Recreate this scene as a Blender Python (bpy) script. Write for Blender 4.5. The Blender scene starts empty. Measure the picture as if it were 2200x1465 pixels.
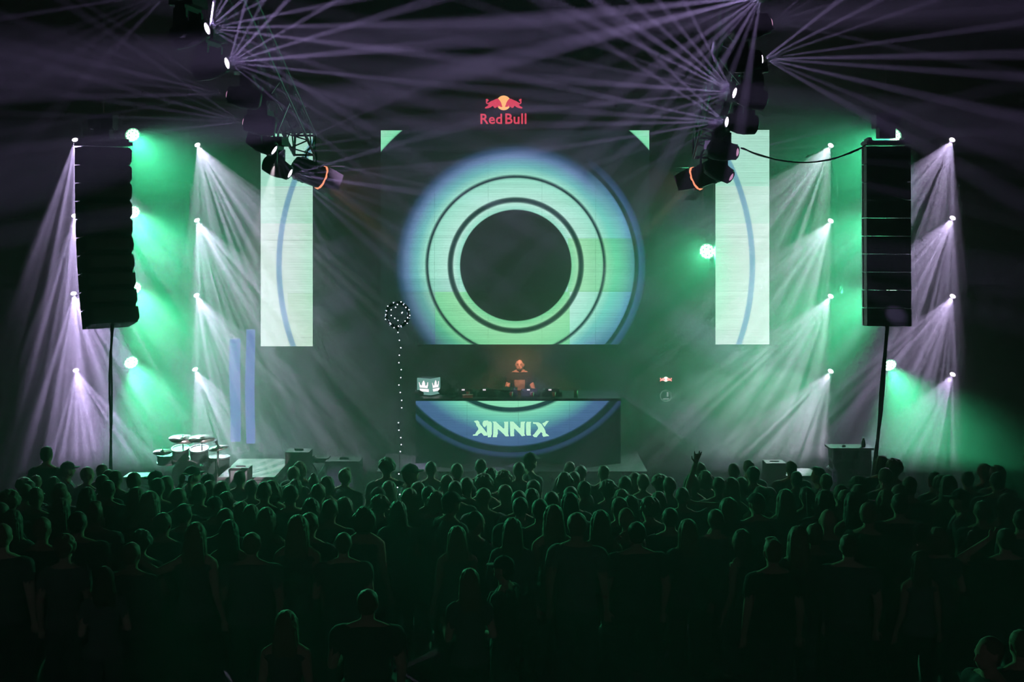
import bpy, bmesh, math, random
import numpy as np
from mathutils import Vector, Matrix

# ------------------------------------------------------------------ camera, world, exposure
F, CX, HY, CH = 2750.0, 1100.0, 464.0, 4.9      # focal length in pixels, vanishing point, camera height


def P(px, py, Y):
    """world point seen at a pixel of the 2200x1465 frame when it stands Y metres from the camera"""
    return Vector(((px - CX) * Y / F, Y, CH - (py - HY) * Y / F))


sc = bpy.context.scene
col = sc.collection
cam = bpy.data.cameras.new('camera')
cam_o = bpy.data.objects.new('camera', cam)
col.objects.link(cam_o)
cam_o.location = (0, 0, CH)
cam_o.rotation_euler = (math.pi / 2, 0, 0)
cam.sensor_width = 36
cam.lens = 36 * F / 2200
cam.shift_y = -(732.5 - HY) / 2200
cam.clip_end = 200
sc.camera = cam_o
sc.view_settings.view_transform = 'Standard'
sc.view_settings.look = 'None'
sc.view_settings.gamma = 1.0
sc.view_settings.exposure = 0.0
sc.view_settings.use_curve_mapping = False
cy = sc.cycles
cy.volume_bounces = 0
cy.max_bounces = 4
cy.diffuse_bounces = 0
cy.glossy_bounces = 1
cy.transmission_bounces = 2
cy.transparent_max_bounces = 6
cy.adaptive_threshold = 0.09
cy.use_denoising = True
cy.denoising_input_passes = 'RGB'
cy.caustics_reflective = False
cy.caustics_refractive = False

world = bpy.data.worlds.new('hall_dark')
sc.world = world
world.use_nodes = True
world.node_tree.nodes['Background'].inputs[0].default_value = (0.74, 0.78, 0.96, 1)
world.node_tree.nodes['Background'].inputs[1].default_value = 0.06

HAZE_STAGE = 0.13      # scattering per metre over the stage
HAZE_HALL = 0.012       # scattering per metre over the crowd
GREEN_W = 1150.0        # wash lamps
WHITE_W = 1550.0        # moving heads on the stage trusses
BEAM_W = 16000.0         # one beam of the prism fans
rnd = random.Random(7)

# ------------------------------------------------------------------ materials


def srgb(r, g, b):
    f = lambda c: c / 12.92 if c <= 0.04045 else ((c + 0.055) / 1.055) ** 2.4
    return (f(r / 255), f(g / 255), f(b / 255))


MATS = {}


def mat(name, c=(0.02, 0.02, 0.02), rough=0.6, metal=0.0, vary=0.25, scale=18.0, spec=0.4, bump=0.0):
    if name in MATS:
        return MATS[name]
    m = bpy.data.materials.new(name)
    m.use_nodes = True
    nt = m.node_tree
    b = nt.nodes['Principled BSDF']
    b.inputs['Roughness'].default_value = rough
    b.inputs['Metallic'].default_value = metal
    b.inputs['Specular IOR Level'].default_value = spec
    tc = nt.nodes.new('ShaderNodeTexCoord')
    no = nt.nodes.new('ShaderNodeTexNoise')
    no.inputs['Scale'].default_value = scale
    no.inputs['Detail'].default_value = 3
    nt.links.new(tc.outputs['Object'], no.inputs['Vector'])
    mx = nt.nodes.new('ShaderNodeMix')
    mx.data_type = 'RGBA'
    mx.inputs[6].default_value = (*[x * (1 - vary) for x in c], 1)
    mx.inputs[7].default_value = (*[min(1, x * (1 + vary)) for x in c], 1)
    nt.links.new(no.outputs[0], mx.inputs[0])
    nt.links.new(mx.outputs[2], b.inputs['Base Color'])
    if bump:
        bp = nt.nodes.new('ShaderNodeBump')
        bp.inputs['Strength'].default_value = bump
        nt.links.new(no.outputs[0], bp.inputs['Height'])
        nt.links.new(bp.outputs[0], b.inputs['Normal'])
    MATS[name] = m
    return m


def emat(name, c, s, sample=False):
    if name in MATS:
        return MATS[name]
    m = bpy.data.materials.new(name)
    m.use_nodes = True
    b = m.node_tree.nodes['Principled BSDF']
    b.inputs['Base Color'].default_value = (0.02, 0.02, 0.02, 1)
    b.inputs['Emission Color'].default_value = (*c, 1)
    b.inputs['Emission Strength'].default_value = s
    m.cycles.emission_sampling = 'AUTO' if sample else 'NONE'
    MATS[name] = m
    return m


def cloth(name, lo, hi, scale=40):
    """cloth whose shade differs from wearer to wearer"""
    if name in MATS:
        return MATS[name]
    m = mat(name, lo, 0.65 if name == 'hair' else 0.85, 0, 0.2, scale, 0.35 if name == 'hair' else 0.2)
    nt = m.node_tree
    b = nt.nodes['Principled BSDF']
    oi = nt.nodes.new('ShaderNodeObjectInfo')
    cr = nt.nodes.new('ShaderNodeValToRGB')
    cr.color_ramp.elements[0].color = (*lo, 1)
    cr.color_ramp.elements[1].color = (*hi, 1)
    nt.links.new(oi.outputs['Random'], cr.inputs[0])
    mx = [n for n in nt.nodes if n.type == 'MIX'][0]
    ml = nt.nodes.new('ShaderNodeMix')
    ml.data_type = 'RGBA'
    ml.blend_type = 'MULTIPLY'
    ml.inputs[0].default_value = 1
    nt.links.new(cr.outputs[0], ml.inputs[6])
    no = [n for n in nt.nodes if n.type == 'TEX_NOISE'][0]
    mr = nt.nodes.new('ShaderNodeMapRange')
    mr.inputs[3].default_value = 0.75
    mr.inputs[4].default_value = 1.2
    nt.links.new(no.outputs[0], mr.inputs[0])
    nt.links.new(mr.outputs[0], ml.inputs[7])
    nt.links.new(ml.outputs[2], b.inputs['Base Color'])
    return m


# ------------------------------------------------------------------ mesh and object helpers


def frame(d, up=Vector((0, 0, 1))):
    """rotation whose z axis is d"""
    z = Vector(d).normalized()
    if abs(z.dot(up)) > 0.98:
        up = Vector((0, 1, 0))
    x = up.cross(z).normalized()
    y = z.cross(x)
    return Matrix((x, y, z)).transposed()


class MB:
    def __init__(s):
        s.v, s.f, s.m = [], [], []

    def add(s, vs, fs, M=None, mi=0):
        k = len(s.v)
        for p in vs:
            p = Vector(p)
            s.v.append(tuple(M @ p) if M is not None else tuple(p))
        for f in fs:
            s.f.append(tuple(i + k for i in f))
            s.m.append(mi)
        return s

    def box(s, c, d, M=None, mi=0, taper=(1, 1)):
        hx, hy, hz = d[0] / 2, d[1] / 2, d[2] / 2
        c = Vector(c)
        vs = []
        for z in (-1, 1):
            tx, ty = taper if z > 0 else (1, 1)
            for x, y in ((-1, -1), (1, -1), (1, 1), (-1, 1)):
                p = Vector((x * hx * tx, y * hy * ty, z * hz))
                vs.append((M @ p if M is not None else p) + c)
        fs = [(3, 2, 1, 0), (4, 5, 6, 7), (0, 1, 5, 4), (1, 2, 6, 5), (2, 3, 7, 6), (3, 0, 4, 7)]
        return s.add(vs, fs, None, mi)

    def cyl(s, p0, p1, r0, r1=None, n=12, mi=0):
        r1 = r0 if r1 is None else r1
        p0, p1 = Vector(p0), Vector(p1)
        R = frame(p1 - p0)
        vs = []
        for p, r in ((p0, r0), (p1, r1)):
            for k in range(n):
                a = 2 * math.pi * k / n
                vs.append(p + R @ Vector((r * math.cos(a), r * math.sin(a), 0)))
        fs = [tuple(range(n - 1, -1, -1)), tuple(range(n, 2 * n))]
        fs += [(k, (k + 1) % n, n + (k + 1) % n, n + k) for k in range(n)]
        return s.add(vs, fs, None, mi)

    def tube(s, pts, r, n=6, mi=0):
        pts = [Vector(p) for p in pts]
        vs, fs = [], []
        for i, p in enumerate(pts):
            d = pts[min(i + 1, len(pts) - 1)] - pts[max(i - 1, 0)]
            R = frame(d, Vector((0.01, 1, 0.02)))
            for k in range(n):
                a = 2 * math.pi * k / n
                vs.append(p + R @ Vector((r * math.cos(a), r * math.sin(a), 0)))
        for i in range(len(pts) - 1):
            fs += [(i * n + k, i * n + (k + 1) % n, (i + 1) * n + (k + 1) % n, (i + 1) * n + k) for k in range(n)]
        fs += [tuple(range(n - 1, -1, -1)), tuple(range((len(pts) - 1) * n, len(pts) * n))]
        return s.add(vs, fs, None, mi)

    def ell(s, c, r, nu=16, nv=10, M=None, mi=0):
        c = Vector(c)
        vs = [Vector((0, 0, -r[2]))]
        for j in range(1, nv):
            t = -math.pi / 2 + math.pi * j / nv
            for k in range(nu):
                a = 2 * math.pi * k / nu
                vs.append(Vector((r[0] * math.cos(t) * math.cos(a), r[1] * math.cos(t) * math.sin(a), r[2] * math.sin(t))))
        vs.append(Vector((0, 0, r[2])))
        vs = [(M @ p if M is not None else p) + c for p in vs]
        fs = [(0, 1 + (k + 1) % nu, 1 + k) for k in range(nu)]
        for j in range(nv - 2):
            a, b = 1 + j * nu, 1 + (j + 1) * nu
            fs += [(a + k, a + (k + 1) % nu, b + (k + 1) % nu, b + k) for k in range(nu)]
        a = 1 + (nv - 2) * nu
        fs += [(a + k, a + (k + 1) % nu, len(vs) - 1) for k in range(nu)]
        return s.add(vs, fs, None, mi)

    def lathe(s, prof, M=None, c=(0, 0, 0), n=20, mi=0):
        """profile of (radius, z) pairs turned about z, moved by M and c"""
        c = Vector(c)
        vs, fs = [], []
        for r, z in prof:
            for k in range(n):
                a = 2 * math.pi * k / n
                p = Vector((r * math.cos(a), r * math.sin(a), z))
                vs.append((M @ p if M is not None else p) + c)
        for i in range(len(prof) - 1):
            fs += [(i * n + k, i * n + (k + 1) % n, (i + 1) * n + (k + 1) % n, (i + 1) * n + k) for k in range(n)]
        fs += [tuple(range(n - 1, -1, -1)), tuple(range((len(prof) - 1) * n, len(prof) * n))]
        return s.add(vs, fs, None, mi)

    def prism(s, poly, y0, y1, mi=0):
        """outline in the xz plane given thickness along y"""
        n = len(poly)
        vs = [(x, y0, z) for x, z in poly] + [(x, y1, z) for x, z in poly]
        fs = [tuple(range(n)), tuple(range(2 * n - 1, n - 1, -1))]
        fs += [(k, n + k, n + (k + 1) % n, (k + 1) % n) for k in range(n)]
        return s.add(vs, fs, None, mi)

    def mesh(s, name, mats, smooth=False):
        me = bpy.data.meshes.new(name)
        me.from_pydata(s.v, [], s.f)
        for m in (mats if isinstance(mats, (list, tuple)) else [mats]):
            me.materials.append(m)
        me.polygons.foreach_set('material_index', s.m)
        if smooth:
            me.polygons.foreach_set('use_smooth', [True] * len(me.polygons))
        me.update()
        return me

    def obj(s, name, mats, parent=None, loc=(0, 0, 0), smooth=False):
        return put(name, s.mesh(name, mats, smooth), parent, loc)


def put(name, me, parent=None, loc=(0, 0, 0)):
    o = bpy.data.objects.new(name, me)
    col.objects.link(o)
    o.location = loc
    o.parent = parent
    return o


def tag(o, label=None, cat=None, group=None, kind=None):
    if label:
        o['label'] = label
    if cat:
        o['category'] = cat
    if group:
        o['group'] = group
    if kind:
        o['kind'] = kind
    return o


def thing(name, label, cat, loc=(0, 0, 0), rotz=0.0, group=None):
    o = bpy.data.objects.new(name, None)
    col.objects.link(o)
    o.empty_display_size = 0.1
    o.location = loc
    o.rotation_euler = (0, 0, rotz)
    return tag(o, label, cat, group)


def rotz(a):
    return Matrix.Rotation(a, 3, 'Z')


UNIT = {}


def unit_bar(m):
    """cylinder of radius 1 and length 1 along z, shared by all braces"""
    if m.name not in UNIT:
        UNIT[m.name] = MB().cyl((0, 0, 0), (0, 0, 1), 1, n=6).mesh('brace', m)
    return UNIT[m.name]


def bar(name, p0, p1, r, m, parent):
    o = bpy.data.objects.new(name, unit_bar(m))
    col.objects.link(o)
    p0, p1 = Vector(p0), Vector(p1)
    M = frame(p1 - p0).to_4x4() @ Matrix.Diagonal((r, r, (p1 - p0).length, 1))
    M.translation = p0
    o.matrix_local = M
    o.parent = parent
    return o


def spot(name, parent, loc, d, deg, W, c, blend=0.3, r=0.03, gobo=None):
    """a lamp's own light; loc is given in the lamp's coordinates"""
    L = bpy.data.lights.new(name, 'SPOT')
    L.energy = W
    L.color = c
    L.spot_size = math.radians(deg)
    L.spot_blend = blend
    L.shadow_soft_size = r
    o = bpy.data.objects.new(name, L)
    col.objects.link(o)
    z = -Vector(d).normalized()
    x = Vector((0, 1, 0)).cross(z).normalized()
    M = Matrix((x, z.cross(x), z)).transposed().to_4x4()
    M.translation = Vector(loc)
    o.matrix_local = M
    o.parent = parent
    if gobo:
        v = (parent.location + Vector(loc) - cam_o.location).normalized()
        e1 = v.cross(Vector((0, 0, 1))).normalized()
        e2 = v.cross(e1).normalized()
        Ri = M.to_3x3().transposed()
        gobo(L, Ri @ e1, Ri @ e2)
    return o


def streaks(seed, dark, amount=0.7, scale=9.0):
    """a slotted beam shaper in front of the lamp: fine rays and dark slits, given as slopes from the vertical"""
    def go(L, e1, e2):
        L.use_nodes = True
        nt = L.node_tree
        em = nt.nodes['Emission']
        N = nt.nodes.new

        def math_(op, a, b=None, c=None):
            n = N('ShaderNodeMath')
            n.operation = op
            for i, x in enumerate((a, b, c)):
                if x is None:
                    continue
                if hasattr(x, 'is_output'):
                    nt.links.new(x, n.inputs[i])
                else:
                    n.inputs[i].default_value = x
            return n.outputs[0]
        tc = N('ShaderNodeTexCoord')

        def dot(e):
            n = N('ShaderNodeVectorMath')
            n.operation = 'DOT_PRODUCT'
            n.inputs[1].default_value = e
            nt.links.new(tc.outputs['Normal'], n.inputs[0])
            return n.outputs['Value']
        u = math_('DIVIDE', dot(e1), dot(e2))
        no = N('ShaderNodeTexNoise')
        no.noise_dimensions = '1D'
        no.inputs['Scale'].default_value = scale
        no.inputs['Detail'].default_value = 3
        nt.links.new(math_('ADD', u, seed * 3.7), no.inputs['W'])
        mr = N('ShaderNodeMapRange')
        mr.inputs[1].default_value = 0.35
        mr.inputs[2].default_value = 0.65
        mr.inputs[3].default_value = 1 - amount
        mr.inputs[4].default_value = 1 + amount * 0.5
        nt.links.new(no.outputs[0], mr.inputs[0])
        s = mr.outputs[0]
        for q, wd in dark:
            e = math_('ABSOLUTE', math_('SUBTRACT', u, q))
            k = N('ShaderNodeMapRange')
            k.interpolation_type = 'SMOOTHSTEP'
            k.inputs[1].default_value = wd * 0.4
            k.inputs[2].default_value = wd
            k.inputs[3].default_value = 0.12
            nt.links.new(e, k.inputs[0])
            s = math_('MULTIPLY', s, k.outputs[0])
        nt.links.new(s, em.inputs['Strength'])
    return go


BLACK = mat('black_metal', (0.012, 0.012, 0.014), 0.5, 0.2)
STEEL = mat('steel', (0.30, 0.31, 0.32), 0.35, 0.9, 0.15)
ALU = mat('aluminium_tube', (0.34, 0.36, 0.37), 0.4, 0.8, 0.15)
PLASTIC = mat('black_plastic', (0.008, 0.008, 0.009), 0.55)
TRUSS = mat('dark_truss_tube', (0.07, 0.075, 0.08), 0.5, 0.6, 0.15)
DULL = mat('dull_dark_tube', (0.03, 0.032, 0.033), 0.6, 0.3, 0.2)
RUBBER = mat('black_cable', (0.010, 0.010, 0.011), 0.6)
DRAPE = mat('black_drape', (0.010, 0.011, 0.012), 0.95, 0, 0.3, 6)

# ------------------------------------------------------------------ the hall
HW, HB, HT = 13.0, 28.0, 10.5        # half width, back wall, ceiling


def structure(name, mb, m, smooth=False):
    return tag(mb.obj(name, m, None, smooth=smooth), kind='structure')


structure('floor', MB().box((0, 13, -0.1), (2 * HW, 34, 0.2)), mat('hall_floor', (0.055, 0.052, 0.055), 0.55, 0, 0.35, 1.7, 0.4))
structure('ceiling', MB().box((0, 13, HT + 0.1), (2 * HW, 34, 0.2)), mat('dark_ceiling', (0.012, 0.012, 0.014), 0.9))
structure('wall_left', MB().box((-HW - 0.1, 13, HT / 2), (0.2, 34, HT)), mat('dark_wall', (0.012, 0.013, 0.014), 0.9))
structure('wall_right', MB().box((HW + 0.1, 13, HT / 2), (0.2, 34, HT)), mat('dark_wall'))
structure('wall_back', MB().box((0, HB + 0.3, HT / 2), (2 * HW, 0.2, HT)), mat('dark_wall'))

# black drape in folds along the back wall
mb = MB()
n = 260
vs, fs = [], []
for i in range(n + 1):
    x = -HW + 0.05 + (2 * HW - 0.1) * i / n
    y = HB + 0.07 * math.sin(i * 1.25) + 0.03 * math.sin(i * 0.37)
    for z, k in ((0.02, 1.0), (3.5, 0.9), (7.0, 0.75), (HT - 0.02, 0.6)):
        vs.append((x, HB + (y - HB) * k, z))
for i in range(n):
    for j in range(3):
        a = i * 4 + j
        fs.append((a, a + 4, a + 5, a + 1))
mb.add(vs, fs)
tag(mb.obj('drape', DRAPE, smooth=True), 'full height black drape hanging in folds behind the stage', 'drape')

# stage
SZ = 0.5
st = thing('stage', 'low dark stage platform spanning the hall behind the crowd', 'stage', (0, 23.2, 0))
dk = mat('stage_deck', (0.002, 0.002, 0.002), 1.0, 0, 0.3, 2.5, 0.0)
proto_deck = MB().box((0, 0, -0.03), (1.997, 0.988, 0.06)).mesh('deck_board', dk)
for i in range(10):
    for j in range(8):
        put('deck_board', proto_deck, st, (-9 + 2 * i, -3.7 + j * 0.99, SZ))
mb = MB()
for i in range(120):
    x0 = -10 + 20 * i / 120
    x1 = -10 + 20 * (i + 1) / 120
    y0, y1 = -4.17 + 0.025 * math.sin(i * 1.3), -4.17 + 0.025 * math.sin((i + 1) * 1.3)
    mb.add([(x0, y0, 0), (x1, y1, 0), (x1, y1, SZ - 0.06), (x0, y0, SZ - 0.06)], [(0, 1, 2, 3)])
mb.obj('skirt', DRAPE, st, smooth=True)
for x in (-9.8, -6, -2, 2, 6, 9.8):
    for y in (-4.0, 0, 3.5):
        MB().cyl((x, y, 0), (x, y, SZ - 0.06), 0.03, n=8).obj('leg', STEEL, st)


def riser(label, c, size, m, group=None):
    """low platform standing on the deck: board, frame and legs"""
    t = thing('riser', label, 'riser', c, 0, group)
    w, d, h = size
    MB().box((0, 0, h - 0.02), (w, d, 0.04)).obj('top_board', m, t)
    mb = MB()
    for y in (-d / 2 + 0.03, d / 2 - 0.03):
        mb.box((0, y, h - 0.075), (w - 0.02, 0.04, 0.07))
    for x in (-w / 2 + 0.03, w / 2 - 0.03):
        mb.box((x, 0, h - 0.075), (0.04, d - 0.1, 0.07))
    mb.obj('frame', STEEL, t)
    for x in (-w / 2 + 0.06, w / 2 - 0.06):
        for y in (-d / 2 + 0.06, d / 2 - 0.06):
            MB().cyl((x, y, 0), (x, y, h - 0.1), 0.025, n=8).obj('leg', STEEL, t)
    return t


pale = mat('pale_board', (0.06, 0.058, 0.06), 0.6, 0, 0.08, 5)
grey = mat('grey_board', (0.06, 0.065, 0.068), 0.6, 0, 0.2, 5)
riser('pale topped riser striped by light beside the drum kit', (-4.07, 20.35, SZ), (0.86, 1.5, 0.4), pale)
riser('small pale topped riser lit white below the left speaker column', (-5.72, 19.75, SZ), (0.46, 0.35, 0.41), pale)
riser('dark riser carrying the desk of the performer', (0, 22.1, SZ), (4.4, 2.6, 0.25), grey)
riser('pale sloping edged riser lit pink behind the crowd at the right', (4.52, 20.2, SZ), (0.5, 0.6, 0.36), pale)


def cabinet(name, label, c, size, face, cat, feet=True):
    """loudspeaker or amplifier box with a grille and corner protectors"""
    t = thing(name, label, cat, c)
    w, d, h = size
    MB().box((0, 0, h / 2 + 0.01), (w, d, h)).obj('body', PLASTIC, t)
    MB().box((0, -d / 2 - 0.008, h / 2 + 0.01), (w - 0.05, 0.016, h - 0.05)).obj('grille', face, t)
    for x in (-1, 1):
        for z in (0.035, h - 0.015):
            MB().box((x * (w / 2 - 0.02), -d / 2 - 0.002, z), (0.05, 0.02, 0.05)).obj('corner', BLACK, t)
    MB().box((0, 0, h + 0.025), (0.14, 0.03, 0.03)).obj('handle', BLACK, t)
    return t


grille = mat('grille_cloth', (0.09, 0.10, 0.10), 0.8, 0, 0.3, 60)
t = cabinet('amplifier', 'dark amplifier box standing right of the striped pale riser', (-3.43, 20.6, SZ), (0.38, 0.35, 0.62), mat('dark_grille', (0.03, 0.032, 0.033), 0.8, 0, 0.3, 60), 'amplifier')
t = cabinet('speaker_cabinet', 'grey fronted box with a bright top in front of the striped riser', (-4.11, 19.4, SZ), (0.30, 0.26, 0.58), grille, 'speaker')
MB().box((0, 0, 0.60), (0.29, 0.25, 0.012)).obj('lid', pale, t)
t = cabinet('speaker_cabinet', 'grey box with pale top standing on the stage right of the performer', (4.14, 20.2, SZ), (0.32, 0.3, 0.50), grille, 'speaker')
MB().box((0, 0, 0.52), (0.31, 0.29, 0.012)).obj('lid', pale, t)
cabinet('amplifier', 'wide dark box on the stage between the drums and the desk', (-2.70, 20.6, SZ), (0.55, 0.4, 0.48), mat('dark_grille'), 'amplifier')

# small mixer on a stand with a red lamp
t = thing('stage_mixer', 'small mixer on a stand with one red lamp lit', 'mixer', (-3.13, 20.7, SZ))
MB().box((0, 0, 0.47), (0.34, 0.26, 0.07)).obj('body', PLASTIC, t)
for k in range(6):
    MB().cyl((-0.13 + 0.05 * k, 0.03, 0.505), (-0.13 + 0.05 * k, 0.03, 0.525), 0.01, n=8).obj('knob', STEEL, t)
MB().box((-0.15, -0.135, 0.465), (0.016, 0.014, 0.016)).obj('indicator', emat('red_lamp', (1, 0.06, 0.08), 2.5), t)
for s in (-1, 1):
    MB().cyl((s * 0.15, -0.1, 0), (-s * 0.15, 0.1, 0.435), 0.013, n=8).obj('leg', STEEL, t)

# two violet fabric strips; the purple light on them is painted as emission
vio = emat('violet_light_on_fabric', srgb(110, 96, 205), 0.8, True)
for k, (x0, x1, y0, y1, Y, lab) in enumerate(((495, 516, 728, 985, 23.6, 'wide fabric strip, violet light painted in, left of the slimmer one'), (529, 547, 708, 985, 23.4, 'slim fabric strip, violet light painted in, nearest the left screen'))):
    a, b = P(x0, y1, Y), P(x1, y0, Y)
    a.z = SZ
    t = thing('fabric_strip', lab + ' behind the drums', 'light column', ((a.x + b.x) / 2, Y, SZ), 0, 'violet lit fabric strips')
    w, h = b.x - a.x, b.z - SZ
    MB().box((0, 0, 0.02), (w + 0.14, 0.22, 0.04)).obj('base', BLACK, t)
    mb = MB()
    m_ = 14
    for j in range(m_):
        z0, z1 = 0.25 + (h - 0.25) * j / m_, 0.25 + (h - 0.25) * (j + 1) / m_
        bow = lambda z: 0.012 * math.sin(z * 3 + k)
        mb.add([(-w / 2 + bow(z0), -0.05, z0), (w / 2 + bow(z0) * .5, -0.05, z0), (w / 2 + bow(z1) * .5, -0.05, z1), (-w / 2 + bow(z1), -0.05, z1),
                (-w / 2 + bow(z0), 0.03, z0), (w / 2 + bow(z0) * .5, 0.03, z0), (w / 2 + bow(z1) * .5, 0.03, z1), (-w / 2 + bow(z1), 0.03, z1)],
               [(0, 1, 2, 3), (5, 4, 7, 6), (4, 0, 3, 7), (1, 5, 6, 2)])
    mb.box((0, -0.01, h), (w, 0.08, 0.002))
    mb.obj('lit_fabric', vio, t)
    MB().box((0, 0.05, h / 2), (0.05, 0.04, h)).obj('post', BLACK, t)

# ------------------------------------------------------------------ LED walls
C_LED = 24.0
PX = F / C_LED                         # pixels per metre on the plane of the screens


def led_mat(name, centre, off, stops, stops2, patches, gain, px=PX):
    """picture shown by an LED wall: rings about one centre; coordinates in pixels of the photograph"""
    m = bpy.data.materials.new(name)
    m.use_nodes = True
    nt = m.node_tree
    nt.nodes.clear()
    N = nt.nodes.new

    def M_(op, a, b=None):
        n = N('ShaderNodeMath')
        n.operation = op
        for i, x in enumerate((a, b)):
            if x is None:
                continue
            if hasattr(x, 'is_output'):
                nt.links.new(x, n.inputs[i])
            else:
                n.inputs[i].default_value = x
        return n.outputs[0]
    out = N('ShaderNodeOutputMaterial')
    em = N('ShaderNodeEmission')
    nt.links.new(em.outputs[0], out.inputs[0])
    tc = N('ShaderNodeTexCoord')
    tc.object = centre
    sp = N('ShaderNodeSeparateXYZ')
    nt.links.new(tc.outputs['Object'], sp.inputs[0])
    x = M_('MULTIPLY', M_('SUBTRACT', sp.outputs[0], off.x), px)
    y = M_('MULTIPLY', M_('SUBTRACT', sp.outputs[2], off.z), -px)
    r = M_('SQRT', M_('ADD', M_('MULTIPLY', x, x), M_('MULTIPLY', y, y)))
    RM = 620.0

    def ramp(st):
        cr = N('ShaderNodeValToRGB')
        els = cr.color_ramp.elements
        while len(els) > 1:
            els.remove(els[-1])
        els[0].position = st[0][0] / RM
        els[0].color = (*srgb(*st[0][1]), 1)
        for p, c in st[1:]:
            e = els.new(p / RM)
            e.color = (*srgb(*c), 1)
        nt.links.new(M_('DIVIDE', r, RM), cr.inputs[0])
        return cr.outputs[0]
    c = ramp(stops)
    if stops2:
        mx = N('ShaderNodeMix')
        mx.data_type = 'RGBA'
        k = N('ShaderNodeMapRange')
        k.inputs[1].default_value = 150
        k.inputs[2].default_value = 225
        nt.links.new(x, k.inputs[0])
        nt.links.new(k.outputs[0], mx.inputs[0])
        nt.links.new(c, mx.inputs[6])
        nt.links.new(ramp(stops2), mx.inputs[7])
        c = mx.outputs[2]
    for x0, x1, y0, y1, tint in patches:
        k = M_('MULTIPLY', M_('MULTIPLY', M_('GREATER_THAN', x, x0), M_('LESS_THAN', x, x1)),
               M_('MULTIPLY', M_('GREATER_THAN', y, y0), M_('LESS_THAN', y, y1)))
        mx = N('ShaderNodeMix')
        mx.data_type = 'RGBA'
        mx.blend_type = 'MULTIPLY'
        nt.links.new(k, mx.inputs[0])
        nt.links.new(c, mx.inputs[6])
        mx.inputs[7].default_value = (*tint, 1)
        c = mx.outputs[2]
    # scan lines and slow banding of the wall
    s1 = M_('SINE', M_('MULTIPLY', y, 2 * math.pi / 5.2))
    no = N('ShaderNodeTexNoise')
    no.inputs['Scale'].default_value = 1.0
    no.inputs['Detail'].default_value = 2
    cb = N('ShaderNodeCombineXYZ')
    nt.links.new(M_('MULTIPLY', x, 0.006), cb.inputs[0])
    nt.links.new(M_('MULTIPLY', y, 0.12), cb.inputs[1])
    nt.links.new(cb.outputs[0], no.inputs['Vector'])
    amp = M_('ADD', M_('MULTIPLY', s1, 0.06), M_('ADD', M_('MULTIPLY', no.outputs[0], 0.35), 0.82))
    nt.links.new(M_('MULTIPLY', amp, gain), em.inputs['Strength'])
    nt.links.new(c, em.inputs['Color'])
    m.cycles.emission_sampling = 'FRONT'
    return m


MINT, MINTW, TEAL, BLUE, DARK = (150, 220, 200), (178, 230, 216), (106, 182, 184), (84, 112, 158), (10, 22, 24)
SIDE = (202, 216, 214)
GAIN = 1.5
_a, _b = P(818, 740, C_LED), P(1395, 280, C_LED)
main_screen = thing('led_screen', 'large central screen showing pale green and blue rings around a dark disc', 'screen', ((_a.x + _b.x) / 2, C_LED, _a.z))
rings = [(0, (8, 18, 20)), (119.5, (8, 18, 20)), (121, MINT), (134, MINTW), (136, (16, 48, 50)), (145, (16, 48, 50)), (147, MINTW), (186, MINT),
         (188, (16, 48, 54)), (193, (16, 48, 54)), (195, MINT), (212, TEAL), (234, (92, 124, 166)), (247, (48, 74, 110)), (258, (16, 34, 44)), (266, DARK),
         (379, DARK), (380.5, (126, 226, 176)), (470, (192, 216, 206)), (501, SIDE), (504, (122, 150, 186)), (513, (122, 150, 186)), (516, SIDE), (600, SIDE)]
rings2 = [(0, (8, 18, 20)), (119.5, (8, 18, 20)), (186, MINT), (188, (16, 48, 54)), (193, (16, 48, 54)), (195, MINT), (215, (110, 214, 190)), (235, TEAL), (254, (86, 136, 176)),
          (256, (14, 40, 44)), (263, (14, 40, 44)), (266, (50, 78, 120)), (277, (30, 50, 84)), (280, DARK), (379, DARK), (380.5, (126, 226, 176)),
          (470, (192, 216, 206)), (501, SIDE), (504, (122, 150, 186)), (513, (122, 150, 186)), (516, SIDE), (600, SIDE)]
patches = [(112, 256, -58, 57, (0.72, 0.90, 0.62)), (-173, 116, 57, 172, (0.62, 0.88, 0.55)), (-300, -173, 57, 172, (0.75, 0.75, 0.70)),
           (-300, -120, 28, 57, (0.80, 0.86, 0.86)), (-490, -420, 60, 180, (0.90, 0.95, 0.86)), (-560, -420, -300, -170, (0.62, 1.0, 0.84)), (-560, -420, -170, -90, (0.80, 1.0, 0.92)), (420, 560, -300, -170, (0.66, 1.0, 0.86)), (420, 560, -170, -90, (0.84, 1.0, 0.93)), (256, 300, -60, 180, (0.8, 0.8, 0.9))]
led = led_mat('led_picture', main_screen, P(1108, 570, C_LED) - main_screen.location, rings, rings2, patches, GAIN)


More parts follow.
